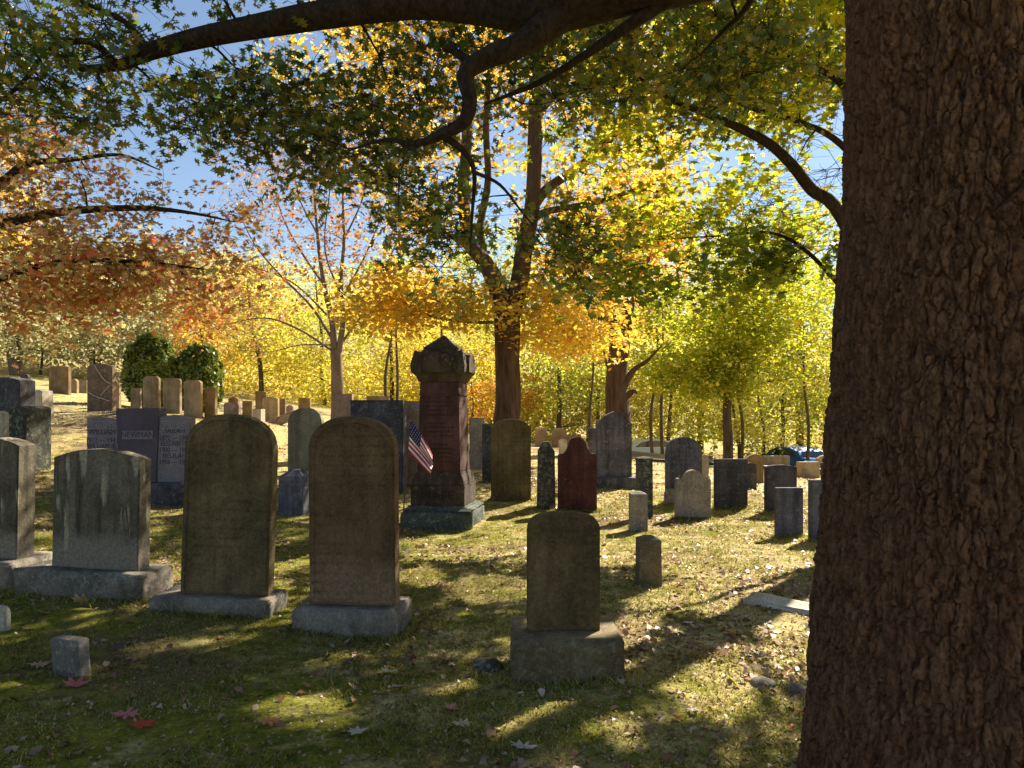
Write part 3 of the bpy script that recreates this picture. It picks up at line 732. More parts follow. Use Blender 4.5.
for (k, px, D, s_, rz, lb) in [
 ('yellow', 262, 46, 1.0, .3, 'round yellow maple behind the low tan stones left of the half bare tree'),
 ('yellow', 392, 50, 1.05, 1.9, 'bright yellow maple in the gap between the half bare tree and the monument'),
 ('lime', 326, 52, 1.0, .6, 'lime yellow tree directly behind the half bare tree'),
 ('gold', 452, 47, .85, 2.2, 'golden tree directly behind the top of the brownstone monument'),
 ('orange', 474, 42, .45, .5, 'small orange tree low behind the monument, left of the forked maple'),
 ('lime', 556, 46, 1.0, 2.8, 'lime green tree between the forked maple and the old stubby maple'),
 ('tallgold', 590, 62, 1.0, 1.0, 'tall golden tree rising behind the old stubby maple'),
 ('tall', 700, 60, 1.05, .2, 'tall yellow-green tree above the spreading yellow maple'),
 ('tall', 800, 56, 1.1, 2.1, 'tall yellow-green tree next to the edge of the big oak trunk'),
 ('tallgold', 660, 70, 1.15, 3.3, 'tall golden tree behind the two slim dark trunks'),
 ('tall', 490, 74, 1.1, 4.0, 'tall pale green-yellow tree behind the forked maple'),
 ('tallgold', 420, 78, .8, 5.1, 'distant golden tree on the ridge right of the half bare tree'),
 ('pale', 600, 50, .8, 1.3, 'pale straw coloured tree low behind the tall slate headstone'),
 ('yellow', 668, 48, .95, 4.4, 'yellow tree behind the silver parked car'),
 ('lime', 778, 49, .95, 3.7, 'lime yellow tree behind the blue parked car'),
 ('pale', 845, 52, .95, .4, 'pale straw tree half hidden by the big oak trunk'),
 ('sage', 20, 44, 1.15, .0, 'grey-green bushy tree at the left edge of the hillside'),
 ('sage', 95, 50, 1.35, 2.0, 'grey-green spreading tree behind the veined headstone'),
 ('sage', 165, 56, 1.5, 4.1, 'pale grey-green tree rising behind the two clipped evergreens'),
 ('lime', 40, 47, .5, 5.1, 'small lime green bush-like tree behind the tan hillside headstones'),
 ('pale', 228, 62, 1.0, 2.6, 'pale tree on the slope between the evergreens and the yellow maple'),
 ('orange', 205, 52, .8, 1.1, 'orange tree partly hidden by the russet oak leaves on the left'),
 ('tallgold', -20, 60, 1.0, 2.0, 'tall golden tree at the far left behind the russet oak'),
 ('orange', 520, 50, .6, 3.0, 'orange tree low behind the forked maple trunk'),
 ('yellow', 740, 44, .8, 5.6, 'yellow tree behind the trunk of the spreading maple'),
 ]:
    place_tree(PR[k], px, D, s_, rz, lb)
for (px, D, s_, rz, lb) in [
 (653, 36, .95, .1, 'slim dark-trunked young tree, left one of the pair above the silver car'),
 (663, 37, 1.0, 1.4, 'slim dark-trunked young tree, right one of the pair above the silver car'),
 (741, 38, 1.0, 2.6, 'slim young tree just right of the spreading maple trunk'),
 (806, 40, 1.1, 3.9, 'slim leaning young tree above the blue car'),
 (388, 38, 1.0, .8, 'thin young tree between the half bare tree and the monument, left one'),
 (396, 41, 1.0, 4.9, 'thin young tree between the half bare tree and the monument, right one'),
 (590, 38, .9, 5.5, 'thin dark young tree just left of the tall slate headstone top'),
 (762, 43, 1.0, 3.0, 'thin young tree left of the blue car')]:
    place_tree(PR['sapling'], px, D, s_, rz, lb, group='slim young trees at the woodland edge')

# distant woodland and undergrowth: masses nobody could count
def mass(name, pts, n_per, sig, lsize, mat, label, seed, zf=.6):
    g = np.random.default_rng(seed)
    T_ = np.repeat(pts, n_per, 0); C = T_ + g.normal(0, 1, T_.shape) * np.array([sig, sig, sig * zf])
    o = leaves(name, C, lsize, QUAD, mat, None, (0,0,0), .8, .1, seed=seed)
    return tag(o, label, 'woodland', kind='stuff')
g = np.random.default_rng(5)
def scatter(n, pxr, Dr, zr):
    D = np.sqrt(g.uniform(Dr[0]**2, Dr[1]**2, n)); px = g.uniform(*pxr, n); x = (px - 512) / F * D
    return np.stack([x, D, height(x, D) + g.uniform(*zr, n)], 1)
mass('woodland', scatter(1300, (-500, 1500), (85, 170), (1, 10)), 26, 2.0, .75, L['lime'], 'hazy yellow-green wooded ridge on the far hillside', 61)
mass('woodland', scatter(520, (-500, 1500), (80, 150), (1, 11)), 26, 1.9, .7, L['pale'], 'scattered paler crowns in the far woods on the ridge', 62)
mass('undergrowth', scatter(560, (420, 1500), (47, 70), (.2, 5.0)), 60, 1.2, .34, L['lime'], 'lime yellow undergrowth filling the woodland edge behind the cars', 63)
mass('undergrowth', scatter(300, (200, 560), (47, 62), (.2, 3.4)), 60, 1.2, .32, L['yellow'], 'yellow undergrowth behind the middle graves', 64)
mass('undergrowth', scatter(150, (-200, 230), (46, 62), (.1, 2.2)), 60, 1.1, .28, L['sage'], 'grey-green scrub along the top of the left hillside', 65)

# clipped evergreens
for (px0, px1, py0, py1, D, lb) in [(126, 176, 333, 402, 25, 'dark rounded evergreen bush, the left and darker one of the pair on the hill'),
                                    (176, 223, 343, 404, 25.5, 'rounded evergreen bush with sunlit right side, right one of the pair on the hill')]:
    cx_ = (px0 + px1) / 2; x, y = at(cx_, 400, D)[:2]; zb = h1(x, y)
    top = at(cx_, py0, D)[2]; rr = (px1 - px0) / 2 / F * D; hh = top - zb
    root = empty('evergreen_bush', (x, y, zb)); tag(root, lb, 'bush', 'clipped evergreen bushes on the hillside')
    g2 = np.random.default_rng(int(px0))
    n = 15000
    q = g2.normal(0, 1, (n, 3)); q /= np.linalg.norm(q, axis=1)[:, None]; q[:, 2] = np.abs(q[:, 2]) * np.sign(g2.uniform(-.35, 1, n))
    lump = .74 + .26 * vnoise(q[:, 0] * 2.2 + 9, q[:, 1] * 2.2, q[:, 2] * 2.2, int(px0)) + .22 * vnoise(q[:, 0] * 6, q[:, 1] * 6 + 3, q[:, 2] * 6, int(px0))
    P_ = q * lump[:, None] * np.array([rr, rr, hh * .56]) * (g2.uniform(.8, 1, (n, 1))) + np.array([0, 0, hh * .44])
    P_ = P_[P_[:, 2] > .03]
    leaves('foliage', P_, .13, QUAD, L['evergreen'], root, (0,0,0), .5, .1, normals=(P_ - np.array([0,0,hh*.3])) / hh, seed=int(px0))
    tb = Tubes(); tb.add([(0,0,-.2),(0,0,hh*.5),(0,0,hh*.8)], [.09,.06,.02], 8); tb.build('trunk', B['dark'], root)

# ------------------------------------------------------------------ headstones
def outline(kind, w, h, p=.25):
    a = w / 2; pts = []
    if kind == 'flat':
        pts = [(-a, 0), (a, 0), (a, h), (-a, h)]
    elif kind == 'round':                # arch with rounded shoulders, p = rise
        r = p; n = 22
        pts = [(-a, 0), (a, 0)]
        for i in range(n + 1):
            t_ = i / n * math.pi; c_, s_ = math.cos(t_), math.sin(t_)
            ex = 2.25 if r > a * .7 else 2.6
            pts.append((a * math.copysign(abs(c_) ** (2 / ex), c_), h - r + r * abs(s_) ** (2 / ex)))
    elif kind == 'segment':              # shallow arc between sharp corners
        pts = [(-a, 0), (a, 0)]
        n = 14
        for i in range(n + 1):
            x = a - 2 * a * i / n; pts.append((x, h - p * (x / a) ** 2))
    elif kind == 'peak':
        pts = [(-a, 0), (a, 0), (a, h - p), (a * .55, h - p * .35), (0, h), (-a * .55, h - p * .35), (-a, h - p)]
    elif kind == 'shoulder':             # small shoulders and a round tympanum
        s = a * .34; r = a - s; zr = h - p
        pts = [(-a, 0), (a, 0), (a, zr + .25 * s)]
        for i in range(5):
            t_ = i / 4 * math.pi / 2; pts.append((a - s * .55 + s * .55 * math.cos(t_) , zr + .25 * s + s * .35 * math.sin(t_)))
        pts.append((r * 1.02, zr + .1 * s))
        n = 14
        for i in range(n + 1):
            t_ = i / n * math.pi; pts.append((r * .92 * math.cos(t_), zr + .12 * s + (p - .12 * s) * math.sin(t_)))
        pts.append((-r * 1.02, zr + .1 * s))
        for i in range(5):
            t_ = math.pi / 2 + i / 4 * math.pi / 2; pts.append((-a + s * .55 + s * .55 * math.cos(t_), zr + .25 * s + s * .35 * math.sin(t_)))
        pts.append((-a, zr + .25 * s))
    elif kind == 'ogee':                 # bell-shaped head rising from small scrolled shoulders
        zr = h - p
        half = [(a, zr - .02), (a * .98, zr + .05 * p), (a * .86, zr + .12 * p), (a * .72, zr + .10 * p), (a * .60, zr + .22 * p), (a * .48, zr + .50 * p),
                (a * .40, zr + .74 * p), (a * .28, zr + .92 * p), (a * .12, h)]
        pts = [(-a, 0), (a, 0)] + half + [(-x, z) for x, z in reversed(half)]
    elif kind == 'step':                 # low arch standing on two square steps
        pts = [(-a, 0), (a, 0), (a, h - p), (a * .86, h - p), (a * .84, h - p * .72)]
        n = 8
        for i in range(n + 1):
            x = a * .78 * (1 - 2 * i / n); pts.append((x, h - p * .6 * (x / (a * .78)) ** 2))
        pts += [(-a * .84, h - p * .72), (-a * .86, h - p), (-a, h - p)]
    return pts

def slab_bm(pts, th, bev=.008, y0=0.0, jit=.0, inset=0):
    bm = bmesh.new()
    fr = [bm.verts.new((x + random.uniform(-jit, jit), y0, z + (random.uniform(-jit, jit) if z > 0 else 0))) for x, z in pts]
    f = bm.faces.new(fr)
    r = bmesh.ops.extrude_face_region(bm, geom=[f])
    vs = [v for v in r['geom'] if isinstance(v, bmesh.types.BMVert)]
    bmesh.ops.translate(bm, verts=vs, vec=(0, th, 0))
    if bev:
        ed = [e for e in bm.edges if abs(e.verts[0].co.y - e.verts[1].co.y) < 1e-5]
        bmesh.ops.bevel(bm, geom=ed, offset=bev, segments=3, affect='EDGES', clamp_overlap=True)
    if inset:
        bmesh.ops.recalc_face_normals(bm, faces=bm.faces)
        ff = max([f_ for f_ in bm.faces if f_.normal.y < -.9], key=lambda f_: f_.calc_area())
        bmesh.ops.inset_region(bm, faces=[ff], thickness=inset, depth=0)
        bmesh.ops.inset_region(bm, faces=[ff], thickness=.006, depth=-.007)
    return bm

def box_bm(x0, x1, y0, y1, z0, z1, bev=.01, taper=0.0, rough=0.0, slope=None, seed=0):
    bm = bmesh.new(); bmesh.ops.create_cube(bm, size=1)
    for v in bm.verts:
        v.co = Vector(((x0 + x1) / 2 + v.co.x * (x1 - x0), (y0 + y1) / 2 + v.co.y * (y1 - y0), (z0 + z1) / 2 + v.co.z * (z1 - z0)))
        if v.co.z > (z0 + z1) / 2 and taper:
            v.co.x = (x0 + x1) / 2 + (v.co.x - (x0 + x1) / 2) * (1 - taper); v.co.y = (y0 + y1) / 2 + (v.co.y - (y0 + y1) / 2) * (1 - taper)
    if bev: bmesh.ops.bevel(bm, geom=list(bm.edges), offset=bev, segments=2, affect='EDGES')
    if rough:
        bmesh.ops.subdivide_edges(bm, edges=[e for e in bm.edges if e.calc_length() > .06], cuts=6, use_grid_fill=True)
        bm.normal_update()
        for v in bm.verts:
            c_ = v.co * 9 + Vector((seed, seed * 1.7, 0))
            n_ = float(vnoise([c_.x], [c_.y], [c_.z], 5)[0]) - .5
            v.co += v.normal * n_ * rough
    return bm

GL = 'headstones in the front row'; GM = 'headstones in the middle of the graveyard'; GH = 'headstones on the left hillside'
GR = 'slate headstones on the right'; GF = 'small far headstones'; GP = 'short stone posts'
stone_n = 0; FOOT = []
def headstone(kind, px0, px1, top, D, mat, label, group=None, th=.10, rot=0, p=None, base=None, basemat='basegrey', lean=0, roll=0, name='headstone', bev=.01, foot=None, cat='headstone', rough=0, inset=0):
    """px0..px1 and top: where the stone stands in the view at distance D; base = (px0, px1, top row, extra depth)"""
    global stone_n; stone_n += 1
    cx_ = (px0 + px1) / 2; x = (cx_ - 512) / F * D; w = (px1 - px0) / F * D / max(.5, math.cos(R(rot)))
    zb = h1(x, D); zt = EYE - (top - HZ) / F * D
    pp = (p if p is not None else .2) * w
    if base:
        b0, b1, btop, dep = base
        Db = D - dep * .32
        zbase = EYE - (btop - HZ) / F * Db
        root = empty(name, (x, D, zb), R(rot)); tag(root, label, cat, group)
        H_ = zt - zbase
        o = bm_link('slab', slab_bm(outline(kind, w, H_, pp), th, bev, 0, .0015, inset), M[mat], root)
        o.location = (0, 0, zbase - zb - .002); o.rotation_euler = (R(-lean), R(roll), 0)
        bx0 = ((b0 + b1) / 2 - cx_) / F * D; bw = (b1 - b0) / F * Db
        FOOT.append((x + bx0, D, bw / 2, -dep * .32, dep * .68, R(rot)))
        bb = box_bm(bx0 - bw / 2, bx0 + bw / 2, -dep * .32, dep * .68, -.22, zbase - zb, .014, 0, rough or .012, seed=stone_n)
        b = bm_link('base', bb, M[basemat], root, True); b.rotation_euler = (0, R(roll), 0)
        return root
    FOOT.append((x, D, w / 2, 0, th, R(rot)))
    H_ = zt - zb + .15
    o = bm_link(name, slab_bm(outline(kind, w, H_, pp), th, bev, 0, .002), M[mat])
    o.location = (x, D, zb - .15); o.rotation_euler = (R(-lean), R(roll), R(rot))
    return tag(o, label, cat, group)

hs = headstone
# front row
hs('segment', -38, 19, 438, 6.15, 'greygreen', 'grey-green headstone cut by the left edge, on a light base', GL, .2, -8, .12, (-60, 30, 562, .5), roll=1)
A1 = hs('segment', 47, 141, 449, 5.95, 'greygreen', 'broad low grey-green headstone streaked with pale stains, on a wide grey base', GL, .16, -8, .10, (16, 157, 573, .45), roll=1.2, rough=.03)
A2 = hs('round', 178, 268, 414, 5.62, 'olive', 'tall olive headstone with rounded shoulders and moulded edge, left of the reddish-brown one', GL, .15, -3, .41, inset=.022, base=(154, 277, 600, .42), roll=1.8, bev=.02)
A3 = hs('round', 307, 396, 416, 5.30, 'brown', 'tall reddish-brown round-topped headstone leaning slightly, just left of the brownstone monument', GL, .13, -9, .39, inset=.03, base=(296, 403, 611, .46), roll=-.6, bev=.018)
A4 = hs('round', 527, 600, 512, 4.26, 'olive', 'small olive arched headstone on a thick block base in the sun and shade, front centre', GL, .09, 1, .26, (509, 623, 640, .50), 'basebrown', roll=.2, bev=.008, rough=.012)
# middle
hs('round', 287, 322, 408, 11.6, 'paleolive', 'pale grey-green round-topped headstone behind the gap between the two tall front stones', GM, .12, -6, .45)
hs('flat', 349, 403, 400, 13.2, 'navy', 'dark blue speckled granite headstone with a flat top behind the reddish-brown stone', GM, .3, -6, bev=.04)
hs('flat', 402, 424, 401, 14.0, 'pinkgrey', 'plain pinkish stone slab directly behind the small flag', GM, .14, -4)
hs('flat', 331, 352, 394, 16.5, 'pinkgrey', 'pinkish-grey square-topped stone at the foot of the half bare tree', GM, .14, -4)
hs('flat', 366, 389, 396, 19.5, 'tan', 'tan stone peeping over the dark blue granite headstone', GM, .12, -4)
hs('flat', 469, 484, 418, 17.0, 'greystone', 'grey square-topped stone between the monument and the dark blue slab', GM, .2, -3, bev=.03)
hs('flat', 482, 497, 424, 14.8, 'navy', 'narrow dark blue slab half hidden behind the olive stepped headstone', GM, .1, -3)
hs('step', 491, 531, 419, 12.3, 'olive', 'broad olive headstone with a low stepped arch in front of the forked maple', GM, .12, 0, .16)
hs('ogee', 558, 597, 437, 11.4, 'maroon', 'maroon sandstone headstone with a bell-shaped head and peeling face', GM, .09, 0, .48)
hs('flat', 589, 598, 428, 15.5, 'slate', 'narrow grey-blue stone edge just left of the tall slate headstone', GM, .1, 0)
hs('peak', 597, 632, 411, 14.2, 'slate', 'tall blue-grey slate headstone with a pointed arch top on a stepped base', GM, .16, 2, .36, (588, 637, 478, .5), 'slate')
# right
hs('round', 666, 702, 437, 12.2, 'slate', 'blue-grey slate headstone with a full round top behind the shouldered granite stone', GR, .10, 0, .5)
hs('round', 665, 678, 489, 12.0, 'greystone', 'knee-high rounded grey stone at the left foot of the round-topped slate', GR, .1, 0, .5)
hs('shoulder', 676, 711, 470, 10.5, 'greystone', 'speckled grey-brown granite headstone with shoulders and a round head', GR, .1, 2, .34)
hs('round', 700, 709, 455, 17, 'greystone', 'small rounded grey stone between the two slates, in front of the pipe rail', GR, .1, 0, .4)
hs('flat', 715, 748, 459, 11.5, 'slatedark', 'wide dark slate headstone with a straight flat top right of the shouldered stone', GR, .10, 1)
hs('segment', 744, 757, 463, 15.5, 'slatedark', 'dark narrow headstone whose edge shows behind the wide flat slate', GR, .1, 3, .12)
hs('peak', 746, 764, 454, 18.5, 'tandark', 'brown headstone with a pointed top behind the wide flat slate', GR, .12, 3, .25)
hs('segment', 766, 797, 465, 11.2, 'slatedark', 'nearly black slate headstone with a gently curved top', GR, .10, 0, .06)
hs('flat', 777, 804, 488, 9.3, 'slate', 'low square grey slate headstone in front of the nearly black one', GR, .10, 4)
hs('flat', 811, 842, 480, 9.1, 'slate', 'blue-grey slate headstone half hidden by the big oak trunk', GR, .10, 4)
hs('flat', 823, 840, 463, 13.5, 'slatedark', 'dark grey stone behind the half hidden slate at the oak trunk', GR, .12, 0)
hs('flat', 765, 782, 456, 26, 'tan', 'sunlit tan block headstone left of the blue car', GF, .3, 0)
hs('flat', 780, 790, 456, 27, 'tan', 'yellowish tan stone touching the left end of the blue car', GF, .3, 0)
hs('flat', 800, 821, 462, 22, 'tan', 'sunlit orange-tan stone just right of the white marker', GF, .25, 12)
hs('peak', 818, 833, 455, 24, 'tan', 'tan headstone with a low pointed top beside the oak trunk', GF, .2, 0, .25)
hs('round', 803, 811, 461, 30, 'white', 'tiny white marker between the blue car and the orange-tan stone', GF, .1, 0, .5)
hs('flat', 703, 713, 456, 29, 'tan', 'tiny orange-tan stone behind the pipe rail', GF, .2, 0)
# centre distance
hs('flat', 535, 547, 428, 27, 'tan', 'small square tan headstone in the distance right of the stepped olive one', GF, .14, 0)
hs('round', 552, 567, 428, 27, 'tan', 'small round-topped tan headstone above the dark post', GF, .14, 0, .5)
hs('flat', 566, 581, 435, 29, 'tan', 'low tan stone peeping over the left shoulder of the maroon headstone', GF, .14, 0)
hs('segment', 559, 567, 439, 22, 'white', 'little pale white stone just left of the maroon headstone', GF, .14, 0, .2)
# hillside
hs('segment', -22, 23, 377, 13.4, 'navy', 'large navy blue headstone at the left edge with a curved top', GH, .34, -14, .08)
hs('segment', 6, 26, 406, 12.2, 'greenblack', 'black-green lichened granite stone with a sunlit right side, below the navy headstone', GH, .55, -14, .1, bev=.03)
hs('round', -12, 4, 411, 11.2, 'white', 'narrow white-edged stone cut by the left edge', GH, .12, -8, .3)
hs('segment', 30, 44, 390, 17.2, 'white', 'leaning white marble post-like stone with a bright right side', GH, .32, -18, .08, roll=-3, bev=.02)
hs('segment', 48, 69, 366, 27, 'tandark', 'brown square headstone standing highest on the hill at left', GH, .16, -6, .06)
hs('round', 20, 28, 374, 27, 'slatedark', 'small dark rounded stone behind the navy headstone', GH, .14, 0, .4)
hs('round', 69, 77, 379, 29, 'tan', 'small rounded pale stone just right of the highest brown headstone', GH, .14, -6, .5)
hs('flat', 76, 87, 380, 30, 'tan', 'low tan block left of the veined headstone', GH, .2, -6)
VS = hs('segment', 86, 113, 364, 20, 'marbled', 'big brown headstone crossed by pale vine-like veins', GH, .18, -7, .08)
hs('flat', 113, 119, 384, 22, 'tan', 'thin tan stone edge just right of the veined headstone', GH, .12, -6)
hs('flat', 130, 140, 388, 19.4, 'tan', 'low pale stone at the left end of the row by the evergreens', GH, .1, -8)
hs('round', 142, 159, 376, 19.2, 'tan', 'pale arched headstone, tallest of the row before the evergreens', GH, .12, -8, .25)
hs('round', 162, 180, 378, 19.0, 'tan', 'pale arched headstone, middle one of the row before the evergreens', GH, .12, -8, .2)
hs('round', 183, 201, 380, 18.8, 'tan', 'pale arched headstone with a tan lower half, right of the row before the evergreens', GH, .12, -8, .2)
hs('flat', 204, 215, 388, 19, 'tandark', 'short tan stone closing the right end of the evergreen row', GH, .14, -8)
hs('round', 223, 239, 402, 21, 'pinkgrey', 'low pinkish rounded stone above the shoulder of the tall olive headstone', GF, .14, -8, .25)
hs('segment', 228, 238, 397, 27, 'tandark', 'small brown stone behind the low pinkish rounded one', GF, .14, -6, .2)
hs('flat', 242, 252, 401, 25, 'tandark', 'small square brown stone between the low pinkish one and the darker pair', GF, .14, -6)
hs('segment', 255, 266, 391, 30, 'tandark', 'taller brown stone at the back of the distant cluster', GF, .14, -6, .1)
hs('segment', 262, 278, 397, 25, 'tan', 'broad tan stone with a pale edge in the distant cluster', GF, .14, -6, .1)
hs('flat', 252, 261, 409, 20, 'white', 'low white-topped block in front of the distant cluster', GF, .25, -10)
hs('flat', 278, 285, 399, 29, 'tandark', 'narrow dark brown stone in the distant cluster beside the broad tan one', GF, .14, -6)
hs('segment', 286, 293, 405, 28, 'pinkgrey', 'tiny pinkish stone left of the pale round-topped headstone', GF, .14, -6, .2)
hs('flat', 298, 310, 398, 28, 'tandark', 'small square brown stone over the top of the pale round-topped headstone', GF, .14, -6)
hs('segment', 430, 440, 404, 30, 'tan', 'far tan stone hidden mostly behind the monument', GF, .14, -6, .2)

# pale veins on the brown headstone
vt = Tubes(); wv = 27 / F * 20
for pts in [[(-.2*wv, 1.25), (0.02*wv, 1.0), (.25*wv, .82), (.46*wv, .75)], [(.46*wv, .72), (.2*wv, .55), (.05*wv, .42)], [(-.46*wv, .52), (-.2*wv, .42), (.05*wv, .36), (.4*wv, .28)]]:
    p, r = smooth_path([(a, -.006, b + .15) for a, b in pts], [.012] * len(pts), 4); vt.add(p, r, 5)
vt.build('pale_vein', M['vein'], VS)

# posts and small markers
def post(px0, px1, top, D, mat, label, rot=0, cap=.12, taper=.05, group=GP, name='stone_post', depth=None):
    x = ((px0 + px1) / 2 - 512) / F * D; w = (px1 - px0) / F * D; zb = h1(x, D); zt = EYE - (top - HZ) / F * D
    hh = zt - zb; hc = cap * w; a = w / 2; d = (depth or w) / 2
    bm = bmesh.new()
    rings = []
    for (s, z) in [(1.0, -.15), (1 - taper, hh - hc * 1.9), (1 - taper, hh - hc)]:
        rings.append([bm.verts.new((sx * a * s, sy * d * s, z)) for sx, sy in ((-1,-1),(1,-1),(1,1),(-1,1))])
    rings.append([bm.verts.new((sx * a * .3, sy * d * .3, hh)) for sx, sy in ((-1,-1),(1,-1),(1,1),(-1,1))])
    for r0, r1 in zip(rings, rings[1:]):
        for i in range(4): bm.faces.new((r0[i], r0[(i+1) % 4], r1[(i+1) % 4], r1[i]))
    bm.faces.new(rings[-1])
    bmesh.ops.bevel(bm, geom=list(bm.edges), offset=.004, segments=1, affect='EDGES')
    o = bm_link(name, bm, M[mat]); o.location = (x, D + d, zb); o.rotation_euler = (0, 0, R(rot))
    return tag(o, label, 'post', group)
post(279, 306, 470, 11.0, 'slate', 'square blue-grey granite post before the pale round-topped headstone', -8, .25, .03)
post(537, 556, 442, 11.6, 'greenblack', 'slim dark post with a knobbed cap left of the maroon headstone', 0, .5, .12)
post(638, 653, 457, 10.6, 'greenblack', 'tall dark mossy post right of the tall slate headstone', 0, .1, .02)
post(631, 648, 492, 9.4, 'greystone', 'short speckled grey post, the farther of the two in the sunny grass', 0, .15, .05)
post(639, 662, 537, 6.5, 'basebrown', 'short brown stone post with a pale top, nearest on the sunny grass', 2, .16, .05)
# small marker block in the foreground
x, y, _ = at(65, 682, 4.25)
b = bm_link('footstone', box_bm(-.105, .105, 0, .085, -.1, .205, .008, 0, .008, seed=3), M['greystone'], None, True)
b.location = (x, y, h1(x, y)); b.rotation_euler = (R(3), R(-1), R(-20)); tag(b, 'little square grey block marker in the mossy shade, front left', 'footstone')
x, y, _ = at(-4, 636, 5.0)
b = bm_link('footstone', slab_bm(outline('round', .13, .26, .06), .06, .01), M['white'], None)
b.location = (x, y, h1(x, y) - .1); tag(b, 'rounded pale marker barely showing at the left edge, front', 'footstone')
# flat slab on the right
x, y, _ = at(806, 622, 5.65)
b = bm_link('fallen_slab', box_bm(-.45, .45, -.11, .11, -.06, .022, .012, 0, .03, seed=9), M['white'], None, True)
b.location = (x, y, h1(x, y) + .01); b.rotation_euler = (R(3), R(3), R(-38)); tag(b, 'long pale slab lying flat in the grass beside the oak trunk', 'slab')
x, y, _ = at(281, 428, 21.5)
b = bm_link('fallen_slab', box_bm(-.5, .5, -.12, .12, -.1, .16, .02, 0, .02, seed=8), M['pinkgrey'], None, True)
b.location = (x, y, h1(x, y) + .1); b.rotation_euler = (0, R(-24), R(20)); tag(b, 'tilted pinkish slab fallen in the grass below the distant cluster', 'slab')
for (px, py, D, s, lb) in [(762, 688, 4.15, .07, 'small flat pale rock in the dry leaves right of centre'), (797, 692, 4.1, .06, 'small pale rock against the foot of the oak trunk'),
                           (487, 672, 4.4, .10, 'dark lump of rock at the left corner of the small arched headstone base')]:
    x, y, _ = at(px, py, D); bm = bmesh.new(); bmesh.ops.create_icosphere(bm, subdivisions=3, radius=s)
    for v in bm.verts:
        n_ = float(vnoise([v.co.x * 14 + px], [v.co.y * 14], [v.co.z * 14], 6)[0]) - .5
        v.co *= 1 + .5 * n_; v.co.z *= .5
    o = bm_link('rock', bm, M['greystone' if px > 500 else 'greenblack'], None, True); o.location = (x, y, h1(x, y) + .005); tag(o, lb, 'rock')

# ---- text
def text_mesh(s, size, mat, parent, loc, name='inscription', depth=.003, sx=1.0, rot=(R(90), 0, 0)):
    cu = bpy.data.curves.new('lettering', 'FONT'); cu.body = s; cu.size = size; cu.align_x = 'CENTER'; cu.align_y = 'CENTER'; cu.extrude = depth
    o = bpy.data.objects.new('lettering', cu); COL.objects.link(o)
    dg = bpy.context.evaluated_depsgraph_get(); dg.update()
    me = bpy.data.meshes.new_from_object(o.evaluated_get(dg)); bpy.data.objects.remove(o)
    me.materials.clear(); me.materials.append(mat)
    r = bpy.data.objects.new(name, me); COL.objects.link(r); r.parent = parent; r.location = loc; r.rotation_euler = rot; r.scale = (sx, 1, 1)
    return r

# ---- family monument with three panels
DN = 11.9; pxc = 139.0
x, y = (pxc - 512) / F * DN, DN
zb = h1(x, y); s = DN / F
Zr = lambda py: EYE - (py - HZ) * s - zb
nm = empty('family_headstone', (x, y, zb), R(0)); tag(nm, 'wide purple-grey family headstone in three panels reading NEWMAN', 'headstone', GM)
W0 = 21.5 * s
pts = [(-W0 * .85, .0), (W0 * .85, .0), (W0, Zr(411)), (W0 * .97, Zr(408)), (-W0 * .97, Zr(408.5)), (-W0, Zr(411))]
def lift(pts, z): return [(a, max(b, z)) for a, b in pts]
zb2 = Zr(482)
o = bm_link('centre_panel', slab_bm(lift(pts, zb2), .28, .006, -.05), M['newmandark'], nm)
for sgn, nme in ((-1, 'left_wing'), (1, 'right_wing')):
    a0, a1 = sgn * W0 * .86, sgn * 51.5 * s
    p2 = [(min(a0, a1), zb2), (max(a0, a1), zb2), (max(a0, a1), Zr(418 if sgn > 0 else 421)), ((a0 + a1) / 2, Zr(415 if sgn > 0 else 417)), (min(a0, a1), Zr(418 if sgn < 0 else 417))]
    wing = bm_link('side_panel', slab_bm(p2, .22, .008, -.02), M['newman'], nm)
    tb = Tubes()       # scrolled border along the top
    xm = (a0 + a1) / 2 + sgn * .02; ww = abs(a1 - a0) * .36
    zo = Zr(425)
    for k in range(4):
        cx2 = xm - ww + (k + .5) * ww / 2
        aa = np.linspace(0, 4.6, 14); rr_ = .038 - .005 * aa
        tb.add(np.stack([cx2 + rr_ * np.cos(aa + k * 2.2), np.full(14, -.024), zo + rr_ * np.sin(aa + k * 2.2)], 1), np.full(14, .006), 4)
    tb.add([(xm - ww * 1.1, -.022, zo - .055), (xm + ww * 1.1, -.022, zo - .055)], [.005, .005], 4)
    tb.add([(xm - ww * 1.1, -.022, zo + .055), (xm + ww * 1.1, -.022, zo + .055)], [.005, .005], 4)
    tb.build('carved_border', M['ornament'], wing)
    rows = [('WILLIAM', 432), ('1912 — 1943', 440.5), ('WILLIAM JR.', 446.5)] if sgn < 0 else [('SARAH', 431), ('1872 — 1940', 438), ('ELIZABETH', 443.5), ('1900 — 1981', 450), ('BEULAH', 456), ('1908 — 1990', 462)]
    for tx_, py in rows:
        text_mesh(tx_, .115 if sgn > 0 else .12, M['letter'], wing, (xm, -.0215, Zr(py)), sx=.78 if len(tx_) > 8 else .92)
pl = bm_link('name_plate', box_bm(-15.5 * s, 15.5 * s, -.056, -.046, Zr(439), Zr(430.5), .002), M['newman'], nm)
text_mesh('NEWMAN', .135, M['letter'], pl, (.005, -.0575, Zr(434.8)), name='lettering', sx=.86)
bm_link('base', box_bm(-58 * s, 60 * s, -.22, .38, -.2, zb2, .02, 0, .06, seed=4), M['newmanrough'], nm, True)

